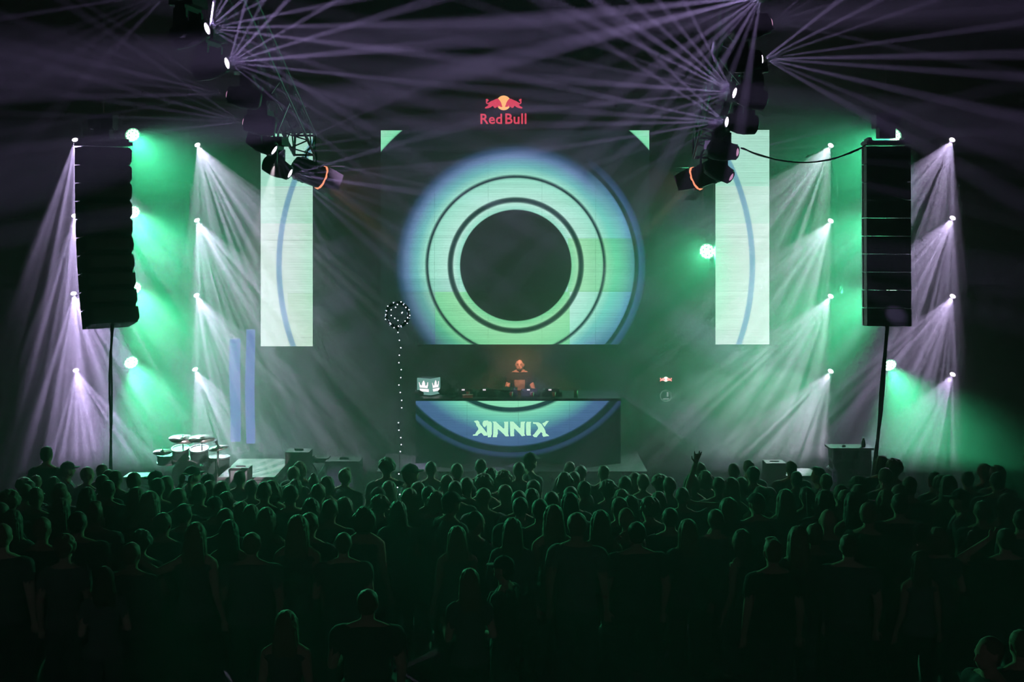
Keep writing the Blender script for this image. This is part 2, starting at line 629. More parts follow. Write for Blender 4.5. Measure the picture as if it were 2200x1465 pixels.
def led_wall(label, x0, x1, y0, y1, nx, nz, t=None):
    a, b = P(x0, y1, C_LED), P(x1, y0, C_LED)
    w, h = b.x - a.x, b.z - a.z
    t = t or thing('led_screen', label, 'screen', ((a.x + b.x) / 2, C_LED, a.z))
    pw, ph = w / nx, h / nz
    mb = MB().box((0, 0.04, 0), (pw - 0.002, 0.08, ph - 0.002), mi=0)
    for i, f in enumerate(mb.f):
        if i == 2:
            mb.m[i] = 1
    me = mb.mesh('panel', [BLACK, led])
    for i in range(nx):
        for j in range(nz):
            put('panel', me, t, (-w / 2 + pw * (i + 0.5), 0, ph * (j + 0.5)))
    fr = MB()
    for i in range(nx + 1):
        fr.box((-w / 2 + min(max(pw * i, 0.02), w - 0.02), 0.12, h / 2), (0.04, 0.06, h))
    for z in (0.03, h / 2, h - 0.03):
        fr.box((0, 0.12, z), (w, 0.05, 0.04))
    fr.obj('rear_frame', BLACK, t)
    for x in (-w / 2 + 0.15, w / 2 - 0.15):
        MB().cyl((x, 0.12, h), (x, 0.12, HT - a.z), 0.008, n=6).obj('suspension_cable', RUBBER, t)
    return t


led_wall('', 818, 1395, 280, 740, 5, 4, main_screen)
led_wall('tall narrow pale green screen left of the ring screen', 560, 672, 287, 744, 1, 4)
led_wall('tall narrow pale green screen right of the ring screen', 1537, 1653, 279, 740, 1, 4)

# ------------------------------------------------------------------ signs


def flat(poly, o, k, y0, y1, mb, mi=0):
    """outline traced in picture units: o is the origin, k metres per unit"""
    mb.prism([((x - o[0]) * k, (o[1] - z) * k) for x, z in poly], y0, y1, mi)


BULL = [(820, 360), (870, 420), (920, 500), (942, 580), (965, 640), (940, 652), (860, 632), (838, 590), (832, 650), (800, 662), (772, 632), (745, 682), (690, 682), (650, 642), (655, 620),
        (600, 620), (580, 650), (500, 682), (400, 706), (355, 692), (370, 650), (430, 625), (470, 590), (482, 556), (430, 550), (400, 520), (388, 470), (402, 440), (380, 384), (430, 360),
        (482, 400), (476, 440), (440, 456), (432, 500), (460, 512), (500, 490), (560, 450), (680, 400), (760, 360)]


def emblem(t, c, k, sun_m, bull_m, y):
    """a disc with two charging bulls before it"""
    mb = MB()
    mb.prism([(c[0] + 255 * k * math.cos(2 * math.pi * i / 40), c[1] + 255 * k * math.sin(2 * math.pi * i / 40)) for i in range(40)], y, y + 0.01)
    mb.obj('sun_disc', sun_m, t)
    for s in (1, -1):
        mb = MB()
        pts = [(c[0] + s * (x - 1012) * k, c[1] + (505 - z) * k) for x, z in BULL]
        mb.prism(pts if s < 0 else pts[::-1], y - 0.008, y + 0.002)
        mb.obj('bull', bull_m, t)


def lettering(txt, width, m, parent, loc, bold=0.02, name='lettering', depth=0.01):
    cu = bpy.data.curves.new('lettering', 'FONT')
    cu.body = txt
    cu.size = 1.0
    cu.align_x = 'CENTER'
    cu.offset = bold
    cu.extrude = 0.02
    cu.resolution_u = 3
    cu.space_character = 1.04
    o = bpy.data.objects.new('lettering', cu)
    col.objects.link(o)
    bpy.context.view_layer.update()
    me = bpy.data.meshes.new_from_object(o.evaluated_get(bpy.context.evaluated_depsgraph_get()))
    bpy.data.objects.remove(o)
    bpy.data.curves.remove(cu)
    xs = [v.co.x for v in me.vertices]
    k = width / (max(xs) - min(xs))
    mid = (max(xs) + min(xs)) / 2
    for v in me.vertices:
        v.co = Vector(((v.co.x - mid) * k, -v.co.z * depth / 0.02, v.co.y * k))
    me.materials.clear()
    me.materials.append(m)
    return put(name, me, parent, loc)


sun_m = emat('sign_yellow', srgb(255, 186, 120), 1.5)
red_m = emat('sign_red', srgb(222, 66, 92), 1.35)
Ys = 23.9
c0 = P(1082, 256, Ys)
t = thing('logo_sign', 'red lettered sign with two red bulls before a yellow disc above the ring screen', 'sign', (c0.x, Ys, c0.z - 0.2))
ppm = F / Ys
MB().box((0, 0.05, 0.4), (1.1, 0.06, 0.75)).obj('backing', BLACK, t)
lettering('Red', 46.5 / ppm, red_m, t, ((1055.5 - 1082) / ppm, 0, 0.117), 0.018)
lettering('Bull', 45.5 / ppm, red_m, t, ((1108.3 - 1082) / ppm, 0, 0.117), 0.018)
emblem(t, (0.002, 0.2 + (256 - 221) / ppm), 130 / 2116 / ppm, sun_m, red_m, -0.004)
for x in (-0.45, 0.45):
    MB().cyl((x, 0.06, 0.77), (x, 0.06, HT - c0.z + 0.2), 0.008, n=6).obj('suspension_cable', RUBBER, t)

# drinks cooler with the lit emblem
Yc = 25.3
c0 = P(1431, 815, Yc)
ppm = F / Yc
t = thing('drinks_cooler', 'dark drinks cooler with a small lit bull emblem and a round window', 'cooler', (c0.x, Yc + 0.3, SZ))
h = c0.z - SZ + 0.16
body = mat('cooler_body', (0.02, 0.05, 0.045), 0.5)
MB().box((0, 0, h / 2), (0.46, 0.5, h)).obj('body', body, t)
emblem(t, (0, c0.z - SZ), 26 / ppm / 1310, emat('cooler_yellow', srgb(255, 236, 220), 3.5), emat('cooler_red', srgb(255, 130, 130), 3.0), -0.27)
zc = P(1431, 851, Yc).z - SZ
mb = MB()
M90 = Matrix.Rotation(math.pi / 2, 3, 'X')
mb.lathe([(0.118, 0.245), (0.118, 0.262), (0.100, 0.262), (0.100, 0.245)], M90, (0, 0, zc), 28)
mb.obj('window_ring', emat('ring_glow', srgb(140, 160, 155), 0.45), t)
MB().lathe([(0.0, 0.248), (0.1, 0.250), (0.1, 0.256), (0.0, 0.256)], M90, (0, 0, zc), 28).obj('window_pane', mat('cooler_glass', (0.10, 0.13, 0.13), 0.1), t)
MB().box((0.035, -0.262, zc + 0.03), (0.03, 0.01, 0.09)).obj('can', emat('can_glow', srgb(165, 170, 178), 0.9), t)
MB().box((0, -0.262, zc - 0.06), (0.11, 0.01, 0.02)).obj('shelf', emat('can_glow', srgb(165, 170, 178), 0.9), t)

# ------------------------------------------------------------------ the performer's desk
DZ = SZ + 0.25
YD = 21.5                                  # plane of the desk screen
pd = F / YD
t = desk = thing('performer_desk', 'long black desk with a lit screen front carrying pale lettering', 'desk', (0, YD, DZ))
ztop = P(0, 859, YD).z - DZ
xl, xr = (893 - CX) / pd, (1334 - CX) / pd
MB().box(((xl + xr) / 2, 0.45, ztop + 0.01), (xr - xl, 1.0, 0.04)).obj('table_top', BLACK, t)
for x in (xl + 0.1, (xl + xr) / 2, xr - 0.1):
    for y in (0.16, 0.85):
        MB().box((x, y, (ztop - 0.01) / 2), (0.05, 0.05, ztop - 0.01)).obj('leg', BLACK, t)
dctr = P(1098, 680, YD) - t.location
drings = [(0, (134, 216, 176)), (194, (134, 216, 176)), (196, (20, 52, 54)), (205, (20, 52, 54)), (207, (120, 206, 172)), (222, (100, 186, 166)), (246, (76, 128, 148)), (256, (66, 96, 138)), (277, (62, 90, 134)),
          (279, (10, 28, 30)), (291, (10, 28, 30)), (294, (38, 52, 88)), (300, (30, 44, 70)), (304, (6, 12, 14)), (600, (6, 12, 14))]
led2 = led_mat('desk_picture', desk, dctr, drings, None, [], 1.25, pd)
nx = 4
pw, ph = (xr - xl) / nx, ztop - 0.02
mb = MB().box((0, 0.04, 0), (pw - 0.002, 0.08, ph))
mb.m[2] = 1
me = mb.mesh('panel', [BLACK, led2])
for i in range(nx):
    put('panel', me, t, (xl + pw * (i + 0.5), 0, ph / 2 + 0.005))
LET = [
    [(155, 165), (245, 150), (290, 195), (295, 235), (390, 350), (475, 462), (490, 530), (400, 530), (335, 455), (260, 500), (240, 530), (125, 530), (135, 500), (180, 495), (205, 450), (265, 370), (250, 320), (215, 280), (200, 215), (165, 190)],
    [(400, 160), (500, 150), (510, 175), (575, 180), (600, 225), (600, 500), (585, 520), (580, 565), (500, 570), (495, 530), (475, 460), (475, 260), (425, 325), (385, 295), (365, 250), (370, 200)],
    [(610, 180), (700, 180), (760, 240), (890, 355), (910, 340), (910, 215), (895, 185), (1005, 180), (1005, 500), (1020, 510), (1020, 545), (940, 548), (890, 490), (800, 405), (745, 365), (750, 490), (735, 505), (725, 568), (620, 568), (630, 500), (640, 215)],
    [(1050, 180), (1130, 180), (1180, 230), (1290, 340), (1310, 330), (1315, 185), (1430, 180), (1410, 230), (1410, 495), (1430, 515), (1420, 530), (1345, 545), (1290, 480), (1155, 345), (1150, 490), (1160, 530), (1140, 545), (1060, 545), (1055, 500)],
    [(1470, 185), (1580, 185), (1565, 220), (1565, 490), (1580, 525), (1470, 530), (1450, 490), (1450, 230)],
    [(1620, 190), (1650, 195), (1760, 200), (1830, 240), (1900, 350), (1930, 410), (1940, 470), (2000, 510), (2025, 540), (1960, 545), (1880, 560), (1850, 510), (1860, 480), (1825, 440), (1740, 530), (1715, 568), (1650, 565), (1610, 520), (1650, 490), (1750, 360), (1740, 310), (1690, 240), (1640, 235), (1625, 230)],
    [(1850, 225), (1930, 190), (1940, 165), (2020, 165), (1990, 200), (1910, 310), (1885, 280)]]
lm = emat('letter_glow', srgb(178, 232, 196), 1.3)
kk = 190 / 2200
for poly in LET:
    mb = MB()
    pts = [P(1005 + x * kk, 890 + z * kk, YD) - desk.location for x, z in poly]
    mb.prism([(p.x, p.z) for p in pts][::-1], -0.006, 0.001)
    mb.obj('letter', lm, t)

ZT = DZ + ztop + 0.03                       # top of the desk


def on_desk(px, dy=0.2):
    return ((px - CX) * (YD + dy) / F, YD + dy, ZT)


def player(px, lab):
    t = thing('media_player', lab, 'player', on_desk(px, 0.42), 0, 'players on the desk')
    MB().box((0, 0, 0.035), (0.33, 0.40, 0.07), taper=(0.96, 0.96)).obj('body', PLASTIC, t)
    MB().lathe([(0.09, 0), (0.09, 0.015), (0.08, 0.022), (0.02, 0.022)], None, (0, 0.04, 0.07), 24).obj('jog_wheel', BLACK, t)
    s = MB().box((0, -0.15, 0.085), (0.24, 0.02, 0.06), Matrix.Rotation(-0.5, 3, 'X')).obj('screen_housing', PLASTIC, t)
    MB().box((0.06 - 0.10, -0.166, 0.105), (0.05, 0.01, 0.022), Matrix.Rotation(-0.5, 3, 'X')).obj('status_lamp', emat('status_white', srgb(235, 225, 235), 1.0), t)
    for k in range(4):
        MB().cyl((-0.13, 0.02 + 0.045 * k, 0.068), (-0.13, 0.02 + 0.045 * k, 0.082), 0.015, n=10).obj('button', STEEL, t)
    return t


for px, lab in ((1001, 'black media player nearest the crown lightbox'), (1046, 'black media player second from the crown lightbox'), (1140, 'black media player just right of the performer'), (1186, 'black media player farthest right on the desk')):
    player(px, lab)
t = thing('dj_mixer', 'black mixer between the media players before the performer', 'mixer', on_desk(1093, 0.45))
MB().box((0, 0, 0.05), (0.30, 0.38, 0.10)).obj('body', PLASTIC, t)
for i in range(4):
    for j in range(4):
        MB().cyl((-0.1 + i * 0.066, 0.02 + j * 0.045, 0.1), (-0.1 + i * 0.066, 0.02 + j * 0.045, 0.125), 0.011, 0.009, n=8).obj('knob', STEEL, t)
    MB().box((-0.1 + i * 0.066, -0.09, 0.105), (0.018, 0.03, 0.02)).obj('fader', STEEL, t)
cupm = mat('cream_paper', (0.62, 0.45, 0.42), 0.6, 0, 0.1)
for px, dy, lab in ((1005, 0.1, 'pale cup above the low pale box on the desk'), (1098, 0.1, 'pale cup at the hand of the performer'), (1143, 0.1, 'pale cup second from the right among four'), (1190, 0.1, 'pale cup farthest right of the four on the desk')):
    t = thing('paper_cup', lab, 'cup', on_desk(px, dy) if px != 1005 else (on_desk(px, dy)[0], YD + 0.18, ZT), 0, 'cups on the desk')
    MB().lathe([(0.024, 0), (0.034, 0.085), (0.030, 0.083), (0.021, 0.006)], None, (0, 0, 0.0), 16).obj('cup_wall', cupm, t, smooth=True)
    MB().lathe([(0.036, 0.0), (0.036, 0.006), (0.031, 0.006), (0.031, 0.0)], None, (0, 0, 0.081), 16).obj('rim', cupm, t)
t = thing('low_box', 'low pale box at the front edge of the desk', 'box', on_desk(1005, 0.06))
MB().box((0, 0, 0.022), (0.17, 0.10, 0.044)).obj('body', cupm, t)
MB().box((0, 0, 0.048), (0.175, 0.105, 0.008)).obj('lid', cupm, t)
t = thing('green_cup', 'green tumbler at the right end of the desk', 'cup', on_desk(1237, 0.15))
gm = mat('green_tumbler', (0.10, 0.34, 0.12), 0.3, 0, 0.1)
MB().lathe([(0.030, 0), (0.037, 0.11), (0.033, 0.108), (0.027, 0.006)], None, (0, 0, 0), 18).obj('cup_wall', gm, t, smooth=True)
MB().lathe([(0.039, 0.0), (0.039, 0.008), (0.033, 0.008), (0.033, 0)], None, (0, 0, 0.107), 18).obj('rim', gm, t)
# headphones
t = thing('headphones', 'black headphones lying on the desk between two players', 'headphones', on_desk(1062, 0.12))
MB().tube([(0.075 * math.cos(a), 0, 0.035 + 0.085 * math.sin(a)) for a in [math.pi * k / 12 for k in range(13)]], 0.009, 8).obj('headband', PLASTIC, t)
for s in (-1, 1):
    e = MB().cyl((s * 0.062, 0, 0.037), (s * 0.095, 0, 0.037), 0.036, 0.032, n=16).obj('ear_cup', PLASTIC, t)
# bag and cap-shaped dark bundle
for px, r, lab in ((962, 0.15, 'dark soft bag slumped on the desk beside the lightbox'), (891, 0.10, 'small dark bundle leaning in front of the crown lightbox')):
    dy = 0.2 if px == 962 else 0.12
    t = thing('bag', lab, 'bag', on_desk(px if px == 962 else 898, dy))
    mb = MB().ell((0, 0, r * 0.52), (r * 1.05, r * 0.6, r * 0.52), 18, 10)
    mb.v = [(x + 0.012 * math.sin(9 * z / r + 3 * y / r), y, max(0, z * (1 + 0.10 * math.sin(5 * x / r)))) for x, y, z in mb.v]
    mb.obj('sack', mat('dark_canvas', (0.03, 0.028, 0.028), 0.9, 0, 0.3, 30), t, smooth=True)
    MB().tube([(-0.4 * r, -0.2 * r, r * 0.95), (-0.2 * r, -0.25 * r, r * 1.15), (0.2 * r, -0.25 * r, r * 1.15), (0.4 * r, -0.2 * r, r * 0.95)], 0.008, 6).obj('strap', RUBBER, t)

# crown lightbox
yaw = math.radians(32)
p = on_desk(921, 0.42)
t = thing('lightbox', 'small cube lightbox with a white crown on each glowing face', 'lightbox', p, -yaw + math.pi / 2 * 0)
S = 0.285
MB().box((0, 0, 0.006), (S + 0.01, S + 0.01, 0.012)).obj('base', BLACK, t)
MB().box((0, 0, 0.012 + S / 2), (S - 0.02, S - 0.02, S - 0.004)).obj('body', mat('lightbox_body', (0.1, 0.13, 0.13), 0.5), t)
facem = emat('lightbox_face', srgb(104, 146, 140), 1.2)
crownm = emat('lightbox_crown', srgb(232, 214, 220), 1.7)
CROWN = [(170, 680), (180, 680), (195, 720), (215, 735), (235, 735), (240, 690), (262, 650), (272, 640), (282, 650), (300, 690), (305, 735), (325, 735), (345, 715), (350, 670), (365, 665), (365, 720), (352, 780), (190, 780), (178, 720)]
BAR = [(185, 800), (380, 795), (382, 850), (205, 850)]
for Mf in (Matrix.Identity(3), rotz(math.pi / 2)):
    f = MB()
    f.box(Mf @ Vector((0, -S / 2 + 0.004, 0.012 + S / 2)), (S - 0.006, 0.012, S - 0.006), Mf)
    fo = f.obj('glowing_face', facem, t)
    for poly, nm in ((CROWN, 'crown'), (BAR, 'text_bar')):
        g = MB().prism([((x - 272) * S / 290, 0.012 + S / 2 + (755 - z) * S / 320) for x, z in poly][::-1], -S / 2 - 0.006, -S / 2 + 0.0)
        g.v = [tuple(Mf @ Vector(q)) for q in g.v]
        g.obj(nm, crownm, fo)

# ------------------------------------------------------------------ drum kit
t = thing('drum_kit', 'drum kit with bright cymbals standing left of the striped riser', 'drum kit', (P(410, 0, 20.4).x, 20.4, SZ))
shell = mat('drum_shell', (0.02, 0.035, 0.03), 0.3, 0.1)
skin = mat('drum_head', (0.22, 0.23, 0.23), 0.45, 0, 0.05)
brass = mat('cymbal_metal', (0.55, 0.52, 0.48), 0.3, 0.9, 0.1)
for nm, c, r, h, ax in (('bass_drum', (-0.02, 0.05, 0.27), 0.26, 0.36, (0, 1, 0.0)), ('tom', (-0.16, -0.02, 0.62), 0.13, 0.17, (0, -0.25, 1)), ('tom', (0.14, -0.02, 0.61), 0.14, 0.18, (0, -0.25, 1)),
                        ('floor_tom', (0.40, 0.15, 0.36), 0.18, 0.34, (0, 0, 1)), ('snare', (-0.40, 0.1, 0.52), 0.16, 0.13, (0, -0.1, 1))):
    R = frame(Vector(ax))
    o = MB().lathe([(r, -h / 2), (r, h / 2)], R, c, 24).obj(nm, shell, t)
    for z in (-h / 2, h / 2):
        MB().lathe([(r - 0.002, z - 0.004), (r - 0.002, z + 0.004)], R, c, 24).obj('drum_skin', skin, o)
        MB().lathe([(r + 0.01, z - 0.012), (r + 0.01, z + 0.012), (r - 0.004, z + 0.012), (r - 0.004, z - 0.012)], R, c, 24).obj('hoop', STEEL, o)
for c, r, tilt in (((-0.10, -0.1, 0.865), 0.22, 0.10), ((0.20, -0.1, 0.87), 0.20, 0.06), ((-0.42, -0.12, 0.66), 0.15, 0.02), ((0.46, -0.1, 0.72), 0.15, -0.1)):
    R = frame(Vector((tilt, -0.16, 1)))
    o = MB().lathe([(r, 0), (r * 0.3, 0.018), (r * 0.2, 0.035), (0.01, 0.045), (0.0, 0.040), (r * 0.18, 0.03), (r * 0.28, 0.014), (r * 0.99, -0.003)], R, c, 28).obj('cymbal', brass, t, smooth=True)
    MB().cyl((c[0], c[1] + 0.02, 0), (c[0], c[1], c[2] + 0.06), 0.009, n=8).obj('stand', STEEL, t)
for x, y in ((0.28, 0.02), (0.52, 0.02), (0.4, 0.34), (-0.2, -0.1), (0.17, -0.1)):
    MB().cyl((x, y, 0), (x, y, 0.3), 0.009, n=8).obj('leg', STEEL, t)
# throne and microphone stand
t = thing('microphone_stand', 'slim microphone stand right of the drum cymbals', 'stand', (P(467, 0, 20.2).x, 20.2, SZ))
MB().cyl((0, 0, 0), (0, 0, 0.80), 0.009, n=8).obj('pole', STEEL, t)
MB().lathe([(0.12, 0), (0.12, 0.012), (0.02, 0.03)], None, (0, 0, 0), 20).obj('base', BLACK, t)
MB().cyl((0, 0, 0.80), (-0.02, -0.05, 0.87), 0.018, 0.024, n=10).obj('microphone', STEEL, t)

# ------------------------------------------------------------------ stack of cases with a board on top
cz = SZ
casem = mat('case_laminate', (0.035, 0.05, 0.047), 0.5, 0, 0.2, 12)
labs = ('lowest flight case of the stack under the lit board', 'second flight case from the bottom of the stack', 'third flight case from the bottom of the stack', 'topmost flight case of the stack directly under the lit board')
cx = P(1825, 0, 20.5).x
for k, h in enumerate((0.19, 0.16, 0.155, 0.175)):
    t = thing('flight_case', labs[k], 'case', (cx + (0.01, -0.012, 0.006, 0)[k], 20.5, cz), 0, 'flight cases stacked on the stage')
    w, d = 0.62, 0.32
    MB().box((0, 0, h / 2), (w - 0.02, d - 0.02, h - 0.012)).obj('body', casem, t)
    MB().box((0, -d / 2 + 0.004, h / 2), (w * 0.62, 0.02, h * 0.55)).obj('recess_plate', BLACK, t)
    for z in (0.008, h - 0.008):
        mb = MB()
        for y in (-d / 2, d / 2):
            mb.box((0, y, z), (w, 0.014, 0.014))
        for x in (-w / 2, w / 2):
            mb.box((x, 0, z), (0.014, d + 0.014, 0.014))
        mb.obj('edge_trim', ALU, t)
    for x in (-w / 2 + 0.012, w / 2 - 0.012):
        MB().box((x, -d / 2, h / 2), (0.014, 0.016, h - 0.03)).obj('corner_trim', ALU, t)
    for x in (-0.13, 0.13):
        MB().box((x, -d / 2 - 0.008, h * 0.6), (0.05, 0.012, 0.05)).obj('latch', STEEL, t)
    cz += h + 0.004
t = thing('lit_board', 'pale board lit bright on top of the flight case stack', 'board', (cx - 0.02, 20.45, cz))
MB().box((0, 0, 0.015), (0.70, 0.34, 0.03)).obj('top_board', pale, t)
MB().box((0, -0.175, 0.013), (0.70, 0.01, 0.034)).obj('edge_band', ALU, t)
cz += 0.032
p = P(1855, 950, 20.4)
t = thing('bottle', 'small dark bottle standing on the right end of the lit board', 'bottle', (p.x, 20.4, cz))
MB().lathe([(0.032, 0), (0.034, 0.02), (0.034, 0.075), (0.014, 0.105), (0.013, 0.125)], None, (0, 0, 0), 16).obj('body', mat('green_bottle', (0.03, 0.14, 0.06), 0.15), t, smooth=True)
MB().cyl((0, 0, 0.125), (0, 0, 0.14), 0.015, n=12).obj('cap', STEEL, t)
p = P(1813, 952, 20.4)
t = thing('clip_lamp', 'tiny clip with a shiny arm in the middle of the lit board', 'clip', (p.x, 20.4, cz))
MB().box((0, 0, 0.012), (0.05, 0.04, 0.024)).obj('base', BLACK, t)
MB().tube([(0, 0, 0.02), (-0.01, 0, 0.05), (0.012, 0, 0.07)], 0.006, 6).obj('arm', STEEL, t)

# ------------------------------------------------------------------ line arrays
boxm = mat('array_cabinet', (0.014, 0.015, 0.017), 0.55, 0, 0.25, 30, 0.4)


def line_array(label, px_top, py_top, py_bot, yaw, Y, n, lean, w=0.70, ch=0.05):
    """n hinged cabinets under a flying frame; the column curls as it goes down"""
    top = P(px_top, py_top, Y)
    H = (py_bot - py_top) * Y / F
    t = thing('line_array', label, 'speaker array', top)
    R = rotz(yaw)
    hh = (H - 0.08) / n
    MB().box(R @ Vector((0, 0, -0.03)), (w, 0.52, 0.055), R).obj('flying_frame', BLACK, t)
    for s in (-1, 1):
        MB().box(R @ Vector((s * (w / 2 - 0.06), 0, 0.02)), (0.05, 0.40, 0.05), R).obj('frame_rail', BLACK, t)
    pos = Vector((0, 0, -0.08))
    for k in range(n):
        pitch = lean * (k / (n - 1)) ** 1.5
        Rk = R @ Matrix.Rotation(-pitch, 3, 'X')
        c = pos + Rk @ Vector((0, 0, -hh / 2))
        # wedge cabinet: full height at the front (local -y), lower at the rear
        d, hf, hr = 0.46, hh - 0.005, hh - 0.012
        y0, y1 = -d / 2, d / 2
        prof = [(y0, -hf / 2 + ch), (y0 + 0.09, -hf / 2), (y1 - 0.16, -hf / 2 + 0.001), (y1, -hr / 2), (y1, hr / 2), (y1 - 0.16, hf / 2 - 0.001), (y0 + 0.09, hf / 2), (y0, hf / 2 - ch)]
        vs = [Rk @ Vector((x, a, b)) + c for x in (-w / 2, w / 2) for a, b in prof]
        m_ = len(prof)
        fs = [tuple(range(m_ - 1, -1, -1)), tuple(range(m_, 2 * m_))] + [(i, (i + 1) % m_, m_ + (i + 1) % m_, m_ + i) for i in range(m_)]
        o = MB().add(vs, fs).obj('cabinet', boxm, t)
        g = MB().box(c + Rk @ Vector((0, y0 - 0.004, 0)), (w - 0.05, 0.012, hf - 0.11), Rk)
        g.obj('grille', mat('array_grille', (0.02, 0.022, 0.024), 0.6, 0.3, 0.3, 80), o)
        for s in (-1, 1):
            MB().box(c + Rk @ Vector((s * (w / 2 + 0.006), y1 - 0.12, 0)), (0.012, 0.05, hf * 0.9), Rk).obj('rigging_link', STEEL, o)
        pos = pos + Rk @ Vector((0, 0, -hh))
    # hoist and chain
    MB().box((0, 0, 0.30), (0.36, 0.28, 0.22)).obj('hoist', BLACK, t)
    MB().box((0, 0, 0.12), (0.24, 0.20, 0.16)).obj('pick_plate', BLACK, t)
    MB().cyl((0, 0, 0.41), (0, 0, HT - top.z), 0.012, n=6).obj('chain', STEEL, t)
    return t, top + pos


la, bl = line_array('black line array with stepped cabinets hanging before the green light at the left', 222, 305, 700, math.radians(38), 19.2, 10, math.radians(17))
ra, br = line_array('straight black line array hanging at the right with thin light gaps', 1903, 303, 700, math.radians(-6), 19.2, 10, math.radians(3), 0.64, 0.006)


def cable(label, pts, r=0.012, strands=2):
    t = thing('cable', label, 'cable', pts[0])
    for k in range(strands):
        off = Vector((0.018 * k, 0.01 * k, 0))
        q = []
        for i in range(len(pts) - 1):
            for j in range(6):
                u = j / 6
                q.append(pts[i].lerp(pts[i + 1], u) - pts[0] + off + Vector((0.008 * math.sin((i + u) * 3 + k * 2), 0, 0)))
        q.append(pts[-1] - pts[0] + off)
        MB().tube(q, r, 6).obj('strand', RUBBER, t, smooth=True)
    return t


cable('black cable bundle dropping from the left line array to the stage', [bl, P(237, 760, 19.4), P(236, 860, 19.6), P(237, 960, 20.0), Vector((P(237, 1000, 20.2).x, 20.2, SZ + 0.012))], 0.016)
cable('black cable bundle slanting from the right line array to the stage', [br, P(1896, 790, 19.4), P(1889, 900, 19.7), P(1880, 970, 20.0), Vector((P(1873, 1020, 20.2).x, 20.2, SZ + 0.012))], 0.018, 3)
pts = []
for k in range(13):
    u = k / 12
    x = 1592 + (1872 - 1592) * u
    y = 318 + (304 - 318) * u + 38 * 4 * u * (1 - u) * (0.92 + 0.16 * u)
    pts.append(P(x, y, 16.2 + 3.0 * u))
cable('black cable sagging between the right truss and the right line array', pts, 0.010)

# ------------------------------------------------------------------ trusses


def truss(label, p0, p1, s=0.29, bay=0.32, r=0.022, rb=0.010, up=Vector((0, 0, 1)), faces=4, group=None, m=ALU):
    p0, p1 = Vector(p0), Vector(p1)
    t = thing('truss', label, 'truss', p0, 0, group)
    d = (p1 - p0)
    L = d.length
    R = frame(d, up)
    cs = [R @ Vector((x * s / 2, y * s / 2, 0)) for x, y in ((-1, -1), (1, -1), (1, 1), (-1, 1))]
    for c in cs:
        MB().cyl(c, c + d, r, n=8).obj('chord', m, t)
    n = max(2, int(L / bay))
    e = d / n
    for i in range(n):
        for f in range(faces):
            a, b = cs[f], cs[(f + 1) % 4]
            if i % 2:
                a, b = b, a
            bar('brace', a + e * i, b + e * (i + 1), rb, m, t)
    for z in (0, 1):
        mb = MB()
        for f in range(4):
            mb.cyl(cs[f] + d * z, cs[(f + 1) % 4] + d * z, r * 0.8, n=6)
        mb.obj('end_frame', m, t)
    return t


lt0, lt1 = P(470, -75, 12.6), P(655, 312, 18.2)
rt0, rt1 = P(1612, -75, 12.6), P(1512, 318, 18.2)
lt0, rt0 = lt0 + (lt0 - lt1) * 0.16, rt0 + (rt0 - rt1) * 0.16
for lab, a, b in (('lattice truss slanting down from the top left with moving heads along it', lt0, lt1), ('lattice truss slanting down from the top right with moving heads along it', rt0, rt1)):
    t = truss(lab, a, b, m=TRUSS)
    for u in (0.06, 0.55, 0.95):
        q = (b - a) * u
        MB().cyl(q + Vector((0, 0, 0.14)), q + Vector((0, 0, HT - (a + q).z)), 0.007, n=6).obj('suspension_cable', RUBBER, t)

YT = 25.13
lev = (236, 385, 553, 708)
names = ('highest', 'second highest', 'third highest', 'lowest')
for k, py in enumerate(lev):
    for side, x0, x1 in (('left', -11.5, -4.7), ('right', 5.0, 11.5)):
        z = P(0, py, YT).z
        t = truss('%s horizontal truss behind the lamps on the %s' % (names[k], side), (x0, YT, z), (x1, YT, z), 0.28, 0.5, 0.022, 0.012, faces=1, m=DULL, group='horizontal trusses behind the stage')
        for u in (0.12, 0.88):
            x = (x1 - x0) * u
            MB().cyl((x, 0, 0.14), (x, 0, HT - z), 0.006, n=6).obj('suspension_cable', RUBBER, t)

# ------------------------------------------------------------------ lamps
white_lens = emat('lens_white', (1.0, 0.93, 1.0), 9.0)
purple_lens = emat('lens_purple', (0.88, 0.70, 1.0), 14.0)
pink_lens = emat('lens_pink', srgb(205, 150, 190), 0.9)
green_lens = emat('lens_green', (0.55, 1.0, 0.72), 9.0)
green_dim = emat('lens_green_ring', (0.22, 0.75, 0.42), 1.3)


